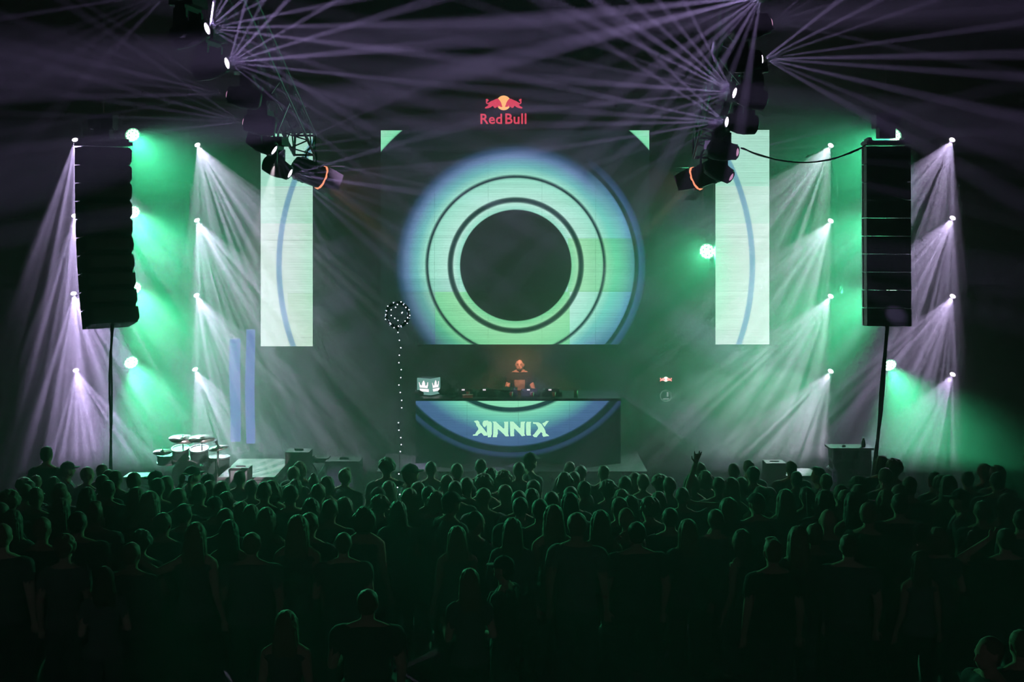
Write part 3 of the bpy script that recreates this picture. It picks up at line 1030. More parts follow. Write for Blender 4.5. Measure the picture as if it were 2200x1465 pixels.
def moving_head(label, lens, d, s, lens_m, drop, group, lens_r=0.06, hang=None):
    """hanging moving head: clamps, base, U yoke, tilted head with a glowing lens"""
    d = Vector(d).normalized()
    c = lens - d * 0.19 * s
    top = c + Vector((0, 0, 0.37 * s))
    t = thing('moving_head', label, 'lamp', top, 0, group)
    L = lambda p: Vector(p) - top
    hz_ = Vector((d.x, d.y, 0))
    if hz_.length < 0.05:
        hz_ = Vector((0, -1, 0))
    side = hz_.normalized().cross(Vector((0, 0, 1)))
    R = frame(Vector((0, 0, 1)), side)
    R = Matrix((side, Vector((0, 0, 1)).cross(side), Vector((0, 0, 1)))).transposed()
    MB().box((0, 0, -0.055 * s), (0.34 * s, 0.25 * s, 0.11 * s), R, taper=(0.9, 0.9)).obj('base', PLASTIC, t)
    y = MB()
    y.box(Vector((0, 0, -0.135 * s)), (0.36 * s, 0.10 * s, 0.05 * s), R)
    for q in (-1, 1):
        y.box(R @ Vector((q * 0.165 * s, 0, -0.27 * s)), (0.04 * s, 0.13 * s, 0.25 * s), R)
        y.cyl(L(c) + side * q * 0.10 * s, L(c) + side * q * 0.20 * s, 0.055 * s, n=12)
    y.obj('yoke', PLASTIC, t)
    Rd = frame(d)
    MB().lathe([(0.06 * s, -0.17 * s), (0.11 * s, -0.14 * s), (0.125 * s, -0.02 * s), (0.12 * s, 0.06 * s), (0.10 * s, 0.13 * s), (0.095 * s, 0.185 * s)], Rd, L(c), 18).obj('head', PLASTIC, t, smooth=True)
    MB().lathe([(lens_r * 1.35, 0.0), (lens_r * 1.35, 0.02 * s), (lens_r * 1.02, 0.02 * s), (lens_r * 1.02, 0.0)], Rd, L(c) + d * 0.182 * s, 18).obj('bezel', BLACK, t)
    MB().lathe([(lens_r, -0.01), (lens_r, 0.004), (lens_r * 0.7, 0.018), (lens_r * 0.3, 0.026)], Rd, L(c) + d * 0.185 * s, 18).obj('lens', lens_m, t, smooth=True)
    for q in (-1, 1):
        MB().cyl(R @ Vector((q * 0.09 * s, 0, 0)), R @ Vector((q * 0.09 * s, 0, 0)) + Vector((0, 0, drop)), 0.018 * s, n=8).obj('clamp', STEEL, t)
    if hang is not None:
        bar('outrigger', Vector((0, 0, drop)), L(hang), 0.02, STEEL, t)
    return t, L(lens) + d * 0.035


# sixteen heads throwing soft streaked cones
rown = ('top', 'second', 'third', 'lowest')
for cx_, ax, size, lab, dk_, pw_, wc in ((160, 13, 46, 'left of the left line array', [((-0.22, 0.05), (0.55, 0.05))] * 4, 1.3, (0.70, 0.55, 1.0)),
                                     (424, 24, 42, 'between the left line array and the left screen', [((0.285, 0.03), (0.375, 0.03))] * 4, 1.0, (0.78, 0.69, 1.0)),
                                     (1785, -31, 42, 'between the right screen and the right line array', [((-0.38, 0.045), (-0.27, 0.04)), ((-0.08, 0.035), (-0.15, 0.03)), ((-0.30, 0.04),), ((-0.90, 0.08), (-0.35, 0.03))], 0.65, (0.84, 0.75, 1.0)),
                                     (2046, -27, 42, 'right of the right line array', [((-0.40, 0.07),), ((-0.28, 0.06), (-0.19, 0.02)), ((-0.16, 0.035), (-0.09, 0.025)), ((-0.13, 0.035), (-0.05, 0.025))], 0.7, (0.74, 0.60, 1.0))):
    for k in range(4):
        py = ((300, 463, 630, 795), (311, 473, 634, 793), (312, 474, 636, 797), (300, 468, 636, 804))[(160, 424, 1785, 2046).index(cx_)][k]
        px = cx_ + ((1, 0, -2, 3), (0, -1, -2, -5), (0, 0, 0, 0), (0, 1, 1, 1))[(160, 424, 1785, 2046).index(cx_)][k]
        a = math.radians(ax)
        lens = P(px, py, 24.88)
        d = Vector((math.sin(a) - 0.9 * lens.x / lens.y, -0.9, -math.cos(a) - 0.9 * (lens.z - CH) / lens.y))
        zt = P(0, lev[k], YT).z - 0.16
        t, o = moving_head('%s streaming lamp of the column %s' % (rown[k], lab), lens, d, 0.85, white_lens, max(0.05, zt + 0.06 - (lens - d.normalized() * 0.19 * 0.85).z - 0.37 * 0.85), 'lamps in four columns', 0.055, None)
        spot('beam_light', t, o, d, size, WHITE_W * pw_ * (1.0, 0.95, 0.8, 0.65)[k], wc, 0.15, 0.025, streaks(k + cx_ * 0.01, dk_[k]))


def wash(label, p, d, W, deg, group, s=1.15, up=None):
    """round LED wash lamp: clamp, base, yoke, drum head with a face of small lenses"""
    d = Vector(d).normalized()
    c = p - d * 0.12 * s
    top = c + Vector((0, 0, 0.33 * s))
    t = thing('wash_lamp', label, 'lamp', top, 0, group)
    L = lambda q: Vector(q) - top
    side = Vector((d.x, d.y, 0)).normalized().cross(Vector((0, 0, 1)))
    R = Matrix((side, Vector((0, 0, 1)).cross(side), Vector((0, 0, 1)))).transposed()
    MB().box((0, 0, -0.05 * s), (0.30 * s, 0.22 * s, 0.10 * s), R, taper=(0.9, 0.9)).obj('base', PLASTIC, t)
    y = MB().box((0, 0, -0.12 * s), (0.36 * s, 0.09 * s, 0.04 * s), R)
    for q in (-1, 1):
        y.box(R @ Vector((q * 0.17 * s, 0, -0.23 * s)), (0.03 * s, 0.11 * s, 0.22 * s), R)
        y.cyl(L(c) + side * q * 0.11 * s, L(c) + side * q * 0.19 * s, 0.04 * s, n=10)
    y.obj('yoke', PLASTIC, t)
    Rd = frame(d)
    MB().lathe([(0.08 * s, -0.10 * s), (0.125 * s, -0.05 * s), (0.14 * s, 0.05 * s), (0.14 * s, 0.11 * s)], Rd, L(c), 20).obj('head', PLASTIC, t, smooth=True)
    MB().lathe([(0.125 * s, 0.0), (0.125 * s, 0.008)], Rd, L(c) + d * 0.108 * s, 24).obj('face_plate', green_dim, t)
    cells = MB()
    for ring, m_ in ((0, 1), (0.046, 6), (0.09, 12)):
        for i in range(m_):
            a = 2 * math.pi * i / m_ + ring * 3
            q = L(c) + d * 0.115 * s + Rd @ Vector((ring * s * math.cos(a), ring * s * math.sin(a), 0))
            cells.lathe([(0.021 * s, 0), (0.021 * s, 0.006), (0.01 * s, 0.014)], Rd, q, 10)
    tag(cells.obj('led_cells', green_lens, t), kind='stuff')
    for q in (-1, 1):
        MB().cyl(R @ Vector((q * 0.09 * s, 0, 0)), R @ Vector((q * 0.09 * s, 0, 0)) + Vector((0, 0, max(0.06, (up if up is not None else HT) - top.z))), 0.016 * s, n=8).obj('clamp', STEEL, t)
    spot('wash_light', t, L(p) + d * 0.05, d, deg, W, (0.08, 1.0, 0.44), 1.0, 0.1)
    return t


G = 'green wash lamps'
for px, py, k in ((285, 290, 0), (286, 456, 1), (289, 619, 2), (282, 779, 3)):
    wash('%s green wash lamp beside the left line array' % rown[k], P(px, py, 25.1), (0.50, -0.80, -0.45), GREEN_W * (2.0, 2.6, 2.4, 2.0)[k], 58, G, up=P(0, lev[k], YT).z - 0.10)
for px, py, k in ((1921, 291, 0), (1916, 455, 1), (1914, 620, 2), (1911, 785, 3)):
    wash('%s green wash lamp behind the right line array' % rown[k], P(px, py, 25.1), ((-0.66, -0.80, -0.45), (-0.80, -0.70, -0.50), (-0.95, -0.60, -0.42), (0.05, -0.8, -0.5))[k], GREEN_W * (1.6, 1.6, 1.6, 1.8)[k], 66, G, up=P(0, lev[k], YT).z - 0.10)
wash('green wash lamp glowing at the inner edge of the right screen', P(1519, 540, 24.6), (-0.32, -0.90, -0.18), GREEN_W * 0.35, 90, G, 1.25)

# ------------------------------------------------------------------ moving heads with prism fans along the slanting trusses
PUR = (0.60, 0.44, 0.95)


def fan(label, px, py, Y, face, angs, W, group, lens_m=purple_lens, toward=-0.2, wid=3.4, hang_on=None, lens_r=0.058):
    """moving head with a linear prism: one narrow beam for each angle, seen from the hall, counter-clockwise from the right"""
    a = math.radians(face)
    A = Vector((math.cos(a), toward, math.sin(a))).normalized()
    lens = P(px, py, Y)
    u = (Y - hang_on[0].y) / (hang_on[1].y - hang_on[0].y)
    ax = hang_on[0].lerp(hang_on[1], u)
    ax = ax + Vector((math.copysign(0.145, lens.x - ax.x), 0, -0.13))
    t, o = moving_head(label, lens, A, 1.0, lens_m, 0.05, group, lens_r, ax)
    for k, g in enumerate(angs):
        g = math.radians(g)
        m_ = toward + rnd.uniform(-0.16, 0.16)
        if math.sin(g) < -0.25:
            m_ = rnd.uniform(0.8, 1.1)
        d = Vector((math.cos(g) + lens.x / lens.y * m_, m_, math.sin(g) + (lens.z - CH) / lens.y * m_))
        spot('prism_beam', t, o, d, wid * rnd.uniform(0.7, 1.3), W * rnd.uniform(0.5, 1.2) * (0.35 if m_ > 0.5 else 1.0) * (0.3 if math.sin(g) < -0.92 and toward > -0.15 else 1.0), PUR, 0.8, 0.012)
    return t, o


def bars(L, e1, e2):
    """slanting bars put into the added spot, standing in for light through the truss"""
    L.use_nodes = True
    nt = L.node_tree
    tc = nt.nodes.new('ShaderNodeTexCoord')
    mp = nt.nodes.new('ShaderNodeMapping')
    mp.inputs['Rotation'].default_value = (0, 0, 0.5)
    nt.links.new(tc.outputs['Normal'], mp.inputs[0])
    wv = nt.nodes.new('ShaderNodeTexWave')
    wv.inputs['Scale'].default_value = 9
    wv.inputs['Distortion'].default_value = 2.5
    wv.inputs['Detail'].default_value = 1
    nt.links.new(mp.outputs[0], wv.inputs[0])
    mr = nt.nodes.new('ShaderNodeMapRange')
    mr.inputs[1].default_value = 0.42
    mr.inputs[2].default_value = 0.58
    nt.links.new(wv.outputs[1], mr.inputs[0])
    nt.links.new(mr.outputs[0], nt.nodes['Emission'].inputs['Strength'])


GL, GR = 'moving heads on the left slanting truss', 'moving heads on the right slanting truss'
LT, RT = (lt0, lt1), (rt0, rt1)
fan('moving head out of the top edge at the left throwing beams leftward', 372, -20, 11.2, 200, (189, 200, 206, 213, 226), BEAM_W * 0.35, GL, hang_on=LT)
fan('uppermost bright moving head in view on the left truss', 443, 62, 12.2, 15, (79, 66, 58, 40, 27, 11, 1, -7, -19, -32), BEAM_W * 1.9, GL, hang_on=LT)
fan('second bright moving head down the left truss', 486, 136, 13.0, 12, (75, 61, 47, 30, 17, 5, -6, -18, -29, -39), BEAM_W * 1.9, GL, hang_on=LT)
fan('upper left-facing moving head on the left truss with a dim lens', 490, 203, 13.8, 171, (147, 160, 167, 173, 181, 190), BEAM_W * 0.25, GL, pink_lens, hang_on=LT)
fan('lower left-facing moving head on the left truss with a dim lens', 525, 262, 14.5, 171, (146, 156, 164, 171, 178, 187, 196), BEAM_W * 0.3, GL, pink_lens, hang_on=LT)
t, o = fan('moving head before the left screen with a fan spreading downward', 588, 322, 15.3, -32, (24, 9, 1, -13, -23, -33, -44, -56, -68, -80, -92), BEAM_W * 0.7, GL, toward=-0.1, hang_on=LT)
pat = (Vector((-4.5, 20.3, 1.0)) - t.location - o).normalized()
spot('added_stripe_light', t, o + pat * 0.22, pat, 17, 7000.0, (1.0, 0.80, 0.92), 0.4, 0.012, bars)  # added spot; its stripes imitate light falling through the truss
fan('lowest moving head on the left truss beside the barn door lamp', 622, 372, 16.0, -25, (16, 4, -8, -18, -27, -35, -42, -52, -66), BEAM_W * 0.8, GL, toward=-0.1, hang_on=LT)
fan('moving head at the top edge of the right truss throwing broad beams leftward', 1640, -14, 11.6, 222, (186, 194, 203, 214, 223, 229, 240, 249, 261), BEAM_W * 1.4, GR, hang_on=RT, wid=4.6, toward=-0.25)
fan('dim moving head at the top of the right truss facing right', 1655, 48, 12.2, 12, (42, 30, 17, 3, -12), BEAM_W * 0.3, GR, pink_lens, hang_on=RT)
fan('bright right-facing moving head on the right truss', 1635, 127, 13.0, 4, (38, 27, 19, 8, 1, -4, -13, -22, -29), BEAM_W * 1.1, GR, hang_on=RT)
fan('upper left-facing bright moving head on the right truss', 1580, 200, 13.8, 166, (118, 129, 138, 146, 153, 161, 169, 176, 185, 196, 208), BEAM_W * 1.3, GR, hang_on=RT)
fan('lower left-facing bright moving head on the right truss', 1563, 262, 14.5, 175, (137, 147, 168, 176, 181, 189, 198, 210), BEAM_W * 1.4, GR, hang_on=RT)
fan('pink lensed moving head before the right screen', 1583, 327, 15.3, -8, (14, 5, -4, -14, -46), BEAM_W * 0.2, GR, pink_lens, toward=-0.5, hang_on=RT, lens_r=0.055)
fan('lowest pink lensed moving head on the right truss beside the barn door lamp', 1570, 380, 16.0, -30, (-5, -40, -72), BEAM_W * 0.15, GR, pink_lens, toward=-0.5, hang_on=RT, lens_r=0.055)


def barn_lamp(label, px, py, Y, sx, hang):
    """large lamp with four barn doors, warm inside, hanging from the lower end of a truss"""
    c = P(px, py, Y)
    d = Vector((sx * 0.80, 0.52, -0.36)).normalized()
    top = c + Vector((0, 0, 0.42))
    t = thing('barn_door_lamp', label, 'lamp', top, 0, 'barn door lamps')
    L = lambda p: Vector(p) - top
    Rd = frame(d)
    MB().lathe([(0.05, -0.30), (0.15, -0.26), (0.17, -0.10), (0.16, 0.12), (0.165, 0.16)], Rd, L(c), 10).obj('body', PLASTIC, t)
    for k in range(3):
        MB().lathe([(0.178, 0), (0.178, 0.012), (0.16, 0.012), (0.16, 0)], Rd, L(c) + d * (-0.2 + 0.06 * k), 16).obj('cooling_fin', BLACK, t)
    MB().lathe([(0.14, 0), (0.14, 0.01), (0.05, 0.03)], Rd, L(c) + d * 0.13, 20).obj('lens', emat('warm_lens', srgb(255, 176, 140), 2.2), t)
    MB().lathe([(0.172, 0), (0.176, 0.022), (0.150, 0.022), (0.150, 0)], Rd, L(c) + d * 0.155, 20).obj('gap_glow_ring', emat('gap_glow_warm', srgb(255, 150, 112), 1.3), t)  # added glowing ring, imitates the orange light in the gap behind the doors
    inner = mat('barn_door_metal', (0.12, 0.10, 0.09), 0.5, 0.3)
    for k in range(4):
        Rk = Rd @ Matrix.Rotation(k * math.pi / 2, 3, 'Z')
        tilt = Matrix.Rotation(math.radians(22), 3, 'X')
        base = L(c) + d * 0.17 + Rk @ Vector((0, 0.165, 0))
        vs = []
        for yy in (0, 0.004):
            for x, z in ((-0.15, 0), (0.15, 0), (0.11 if k % 2 else 0.2, 0.22), (-0.11 if k % 2 else -0.2, 0.22)):
                vs.append(base + Rk @ (tilt.inverted() @ Vector((x, yy, z))))
        MB().add(vs, [(0, 1, 2, 3), (7, 6, 5, 4), (0, 4, 5, 1), (1, 5, 6, 2), (2, 6, 7, 3), (3, 7, 4, 0)]).obj('barn_door', inner, t)
    side = Vector((d.x, d.y, 0)).normalized().cross(Vector((0, 0, 1)))
    pts = [L(c) + side * 0.2 * math.cos(a) + Vector((0, 0, 0.36 * max(0, math.sin(a)) ** 0.5)) for a in [math.pi * k / 14 for k in range(15)]]
    MB().tube(pts, 0.014, 6).obj('yoke', BLACK, t)
    bar('hanging_pipe', Vector((0, 0, -0.06)), L(hang) - Vector((0, 0, 0.1)), 0.016, STEEL, t)
    return t, L(c) + d * 0.19, d, c


for lab, px, py, Y, sx, hg in (('barn door lamp glowing orange at the end of the left truss', 668, 372, 18.0, 1, lt1), ('barn door lamp glowing orange at the end of the right truss', 1518, 374, 18.0, -1, rt1)):
    t, o, d, c = barn_lamp(lab, px, py, Y, sx, hg)
    aim = (Vector((0.14, 22.6, 2.18)) - c).normalized()
    spot('warm_light', t, o + aim * 0.04, d, 100, 60.0, (1.0, 0.36, 0.20), 0.6, 0.03)
    spot('key_light', t, o + aim * 0.06, aim, 8, 2000.0, (1.0, 0.52, 0.38), 0.8, 0.05)

# ------------------------------------------------------------------ people
SKIN = cloth('skin', (0.30, 0.19, 0.14), (0.52, 0.36, 0.28), 25)
HAIR = cloth('hair', (0.010, 0.008, 0.007), (0.16, 0.11, 0.07), 60)
SHIRT = cloth('shirt_cloth', (0.010, 0.010, 0.012), (0.13, 0.13, 0.14), 30)
TROUSER = cloth('trouser_cloth', (0.008, 0.008, 0.011), (0.05, 0.055, 0.07), 30)
SHOE = cloth('shoe_leather', (0.010, 0.010, 0.010), (0.25, 0.25, 0.25), 30)
CAPM = cloth('cap_cloth', (0.008, 0.008, 0.009), (0.05, 0.05, 0.055), 40)


def capsule(mb, a, b, ra, rb, n=10):
    a, b = Vector(a), Vector(b)
    d = (b - a).normalized()
    prof = []
    L = (b - a).length
    for k in range(5):
        q = math.pi / 2 * k / 4
        prof.append((max(1e-4, ra * math.sin(q)), -ra * math.cos(q)))
    for k in range(5):
        q = math.pi / 2 * k / 4
        prof.append((max(1e-4, rb * math.cos(q)), L + rb * math.sin(q)))
    mb.lathe(prof, frame(d), a, n)


def evaluated(mb, voxel, ratio, smooth=4, name='body'):
    """closed surface of a set of overlapping solids"""
    me = mb.mesh(name, [SKIN])
    o = bpy.data.objects.new('solid', me)
    col.objects.link(o)
    m = o.modifiers.new('r', 'REMESH')
    m.mode = 'VOXEL'
    m.voxel_size = voxel
    if smooth:
        m = o.modifiers.new('s', 'SMOOTH')
        m.iterations = smooth
        m.factor = 0.5
    if ratio < 1:
        m = o.modifiers.new('d', 'DECIMATE')
        m.ratio = ratio
    bpy.context.view_layer.update()
    r = bpy.data.meshes.new_from_object(o.evaluated_get(bpy.context.evaluated_depsgraph_get()))
    bpy.data.objects.remove(o)
    bpy.data.meshes.remove(me)
    r.name = name
    r.polygons.foreach_set('use_smooth', [True] * len(r.polygons))
    return r


ARM = {'down': ((0.235, -0.025, 1.14), (0.245, 0.06, 0.90), (0.02, 0.15, -1)),
       'bent': ((0.265, -0.03, 1.17), (0.12, 0.21, 1.12), (-0.6, 0.7, 0.25)),
       'cup': ((0.24, 0.00, 1.15), (0.20, 0.24, 1.17), (-0.2, 0.8, 0.35)),
       'raised': ((0.245, 0.05, 1.66), (0.33, 0.06, 1.92), (0.22, 0.05, 1)),
       'behind': ((0.45, 0.00, 1.55), (0.15, -0.10, 1.60), (-0.9, -0.3, 0.25)),
       'phone': ((0.21, 0.24, 1.36), (0.07, 0.34, 1.60), (-0.15, 0.2, 1)),
       'face': ((0.36, 0.12, 1.43), (0.11, 0.15, 1.62), (-0.7, 0.0, 0.6)),
       'wide': ((0.42, 0.02, 1.32), (0.60, 0.12, 1.42), (0.7, 0.4, 0.4)),
       'deck': ((0.27, 0.16, 1.16), (0.20, 0.40, 1.13), (-0.2, 1, -0.25)),
       'deck2': ((0.25, 0.14, 1.17), (0.11, 0.36, 1.16), (-0.3, 0.9, -0.3))}


def make_body(name, female, right, left, wide=1.0, sleeve='tee', tilt=0.0, fine=False):
    parts = []                                  # (region, a, b, ra, rb)
    mb = MB()

    def cap(reg, a, b, ra, rb):
        parts.append((reg, np.array(a, float), np.array(b, float), ra, rb))
        capsule(mb, a, b, ra, rb)

    def ell(reg, c, r):
        c = np.array(c, float)
        q = min(r)
        k = int(np.argmax(r))
        e = np.zeros(3)
        e[k] = max(r) - q
        parts.append((reg, c - e, c + e, sum(r) / 3 * 0.95, sum(r) / 3 * 0.95))
        mb.ell(c, r, 20, 14)
    sw = (0.160 if female else 0.190) * wide
    ell('torso', (0, 0, 1.30), ((0.145 if female else 0.172) * wide, 0.112 * wide, 0.20))
    ell('torso', (0, 0.005, 1.11), ((0.122 if female else 0.150) * wide, 0.100 * wide, 0.16))
    ell('hip', (0, -0.012, 0.965), ((0.172 if female else 0.165) * wide, 0.118 * wide, 0.13))
    if female:
        for s in (-1, 1):
            ell('torso', (s * 0.065, 0.085, 1.29), (0.062, 0.05, 0.06))
    cap('torso', (-sw * 0.8, -0.01, 1.405), (sw * 0.8, -0.01, 1.405), 0.068, 0.068)
    cap('neck', (0, -0.012, 1.44), (0, 0.012 + tilt * 0.03, 1.575), 0.062 if not female else 0.052, 0.054 if not female else 0.046)
    for s in (-1, 1):
        cap('torso', (s * 0.035, -0.02, 1.495), (s * sw * 0.85, -0.01, 1.43), 0.045, 0.045)
    hy, hz_ = 0.012 + tilt * 0.07, 1.655 - tilt * 0.02
    ell('head', (0, hy, hz_), (0.076, 0.094, 0.102))
    ell('head', (0, hy + 0.035, hz_ - 0.06), (0.056, 0.060, 0.058))
    cap('head', (0, hy + 0.092, hz_ - 0.005), (0, hy + 0.106, hz_ - 0.038), 0.009, 0.014)      # nose
    cap('head', (-0.03, hy + 0.082, hz_ + 0.012), (0.03, hy + 0.082, hz_ + 0.012), 0.012, 0.012)  # brow
    cap('head', (-0.016, hy + 0.088, hz_ - 0.066), (0.016, hy + 0.088, hz_ - 0.066), 0.008, 0.008)  # lips
    for s in (-1, 1):
        cap('head', (s * 0.077, hy - 0.008, hz_ + 0.005), (s * 0.076, hy - 0.004, hz_ - 0.035), 0.014, 0.010)
    for s, spec in ((1, right), (-1, left)):
        el, wr, hd = (Vector(v) for v in ARM[spec])
        for v in (el, wr, hd):
            v.x *= s
        k = sw / 0.19
        el.x *= k
        sh = Vector((s * sw, -0.008, 1.405))
        th = 0.9 if female else 1.0
        cap('uarm', sh, el, 0.056 * th * wide, 0.043 * th)
        cap('farm', el, wr, 0.043 * th, 0.028 * th)
        hd.normalize()
        R = frame(hd, Vector((s * 0.3, 1, 0.1)))
        palm = wr + hd * 0.055
        across = R @ Vector((1, 0, 0))
        for q in (-0.024, -0.008, 0.008, 0.024):
            cap('hand', wr + hd * 0.012 + across * q * 0.6, wr + hd * 0.085 + across * q, 0.014, 0.013)
        curl = R @ Vector((0, 1, 0))
        for i, (q, ln) in enumerate(((-0.03, 0.062), (-0.010, 0.078), (0.010, 0.083), (0.030, 0.072))):
            spread = 1.0 if spec == 'raised' else 0.3
            if spec == 'raised' and i == 1:
                ln = 0.035
            d1 = (hd + across * q * 6 * spread + curl * (0.05 if spec == 'raised' else 0.35)).normalized()
            d2 = (hd * (0.9 if spec == 'raised' else 0.4) + across * q * 6 * spread + curl * (0.1 if spec == 'raised' else 0.9)).normalized()
            p0 = wr + hd * 0.085 + across * q
            p1 = p0 + d1 * ln * 0.5
            cap('hand', p0, p1, 0.0105, 0.0095)
            cap('hand', p1, p1 + d2 * ln * 0.5, 0.0095, 0.008)
        th0 = wr + hd * 0.03 - across * 0.024
        th1 = th0 + (hd * 0.5 - across * (0.9 if spec == 'raised' else 0.5) + curl * 0.3).normalized() * 0.038
        cap('hand', th0, th1, 0.012, 0.011)
        cap('hand', th1, th1 + (hd * 0.9 - across * 0.3 + curl * 0.2).normalized() * 0.03, 0.011, 0.009)
    for s in (-1, 1):
        hip, kn, an = (s * 0.088 * wide, 0, 0.93), (s * 0.105, 0.015, 0.50), (s * 0.115, -0.025, 0.09)
        cap('leg', hip, kn, 0.088 * wide, 0.058)
        cap('leg', kn, an, 0.056, 0.040)
        cap('leg', (s * 0.108, -0.02, 0.40), (s * 0.111, -0.025, 0.30), 0.052, 0.046)
        cap('foot', (s * 0.115, -0.045, 0.045), (s * 0.135, 0.13, 0.036), 0.042, 0.034)
        cap('foot', an, (s * 0.118, -0.02, 0.05), 0.042, 0.042)
    me = evaluated(mb, 0.0065 if fine else 0.009, 0.14 if fine else 0.16, 3, name)
    me.materials.clear()
    me.materials.append(SKIN)
    nv = len(me.vertices)
    co = np.empty(nv * 3, np.float32)
    me.vertices.foreach_get('co', co)
    co = co.reshape(nv, 3).astype(float)
    co[:, 2] = np.maximum(co[:, 2], 0.004)
    me.vertices.foreach_set('co', co.astype(np.float32).ravel())
    no = np.empty(nv * 3, np.float32)
    me.vertices.foreach_get('normal', no)
    no = no.reshape(nv, 3).astype(float)
    best = np.full(nv, 9.0)
    reg = np.zeros(nv, object)
    tpar = np.zeros(nv)
    for rg, a, b, ra, rb in parts:
        ab = b - a
        t = np.clip(((co - a) @ ab) / max(1e-9, ab @ ab), 0, 1)
        d = np.linalg.norm(co - (a + t[:, None] * ab), axis=1) - (ra + (rb - ra) * t)
        k = d < best
        best[k] = d[k]
        reg[k] = rg
        tpar[k] = t[k]
    z = co[:, 2]
    is_ = lambda *n: np.isin(reg.astype(str), n)
    lim = {'tee': 0.62, 'long': 2.0, 'tank': -1}[sleeve]
    neckline = 1.485 if sleeve != 'tank' else 1.43
    shirt = (is_('torso', 'hip') & (z > 0.90) & (z < neckline) & ~is_('head')) | (is_('uarm') & (tpar < lim))
    if sleeve == 'long':
        shirt |= is_('farm') & (tpar < 0.95)
        shirt |= is_('neck') & (z < 1.51)
    trous = (is_('leg') & (z > 0.10)) | (is_('hip') & (z < 0.99))
    shoes = is_('foot') & (z < 0.105)
    faces = [tuple(p.vertices) for p in me.polygons]

    def garment(mask, off, nm, m, fold):
        fl = [f for f in faces if all(mask[i] for i in f)]
        cnt = {}
        for f in fl:
            for i in range(len(f)):
                e = tuple(sorted((f[i], f[(i + 1) % len(f)])))
                cnt[e] = cnt.get(e, 0) + 1
        edge = {i for e, c in cnt.items() if c == 1 for i in e}
        ids = sorted({i for f in fl for i in f})
        mp = {i: k for k, i in enumerate(ids)}
        vs = []
        for i in ids:
            p = co[i]
            o_ = off + fold * math.sin(p[2] * 23 + p[0] * 17) * math.sin(p[0] * 31 + p[1] * 19 + p[2] * 7)
            if nm == 'shirt' and reg[i] in ('torso', 'hip'):
                o_ += 0.012 * max(0, min(1, (1.25 - p[2]) / 0.25))
            if i in edge:
                o_ = 0.004 if nm != 'shirt' else 0.006
            vs.append(tuple(p + no[i] * o_))
        g = bpy.data.meshes.new(nm)
        g.from_pydata(vs, [], [tuple(mp[i] for i in f) for f in fl])
        g.polygons.foreach_set('use_smooth', [True] * len(g.polygons))
        g.materials.append(m)
        g.update()
        return g
    return {'body': me, 'shirt': garment(shirt, 0.014, 'shirt', SHIRT, 0.005), 'trousers': garment(trous, 0.013, 'trousers', TROUSER, 0.004),
            'shoes': [garment(shoes & (co[:, 0] * s_ > 0), 0.008, 'shoe', SHOE, 0.0) for s_ in (-1, 1)], 'head': (hy, hz_)}


def noise3(p, s):
    return math.sin(p[0] * s + 1.3 * math.sin(p[1] * s * 0.7)) * math.sin(p[1] * s * 0.9 + 2.1 * math.sin(p[2] * s * 0.6)) * math.sin(p[2] * s * 1.1 + p[0] * s * 0.5)


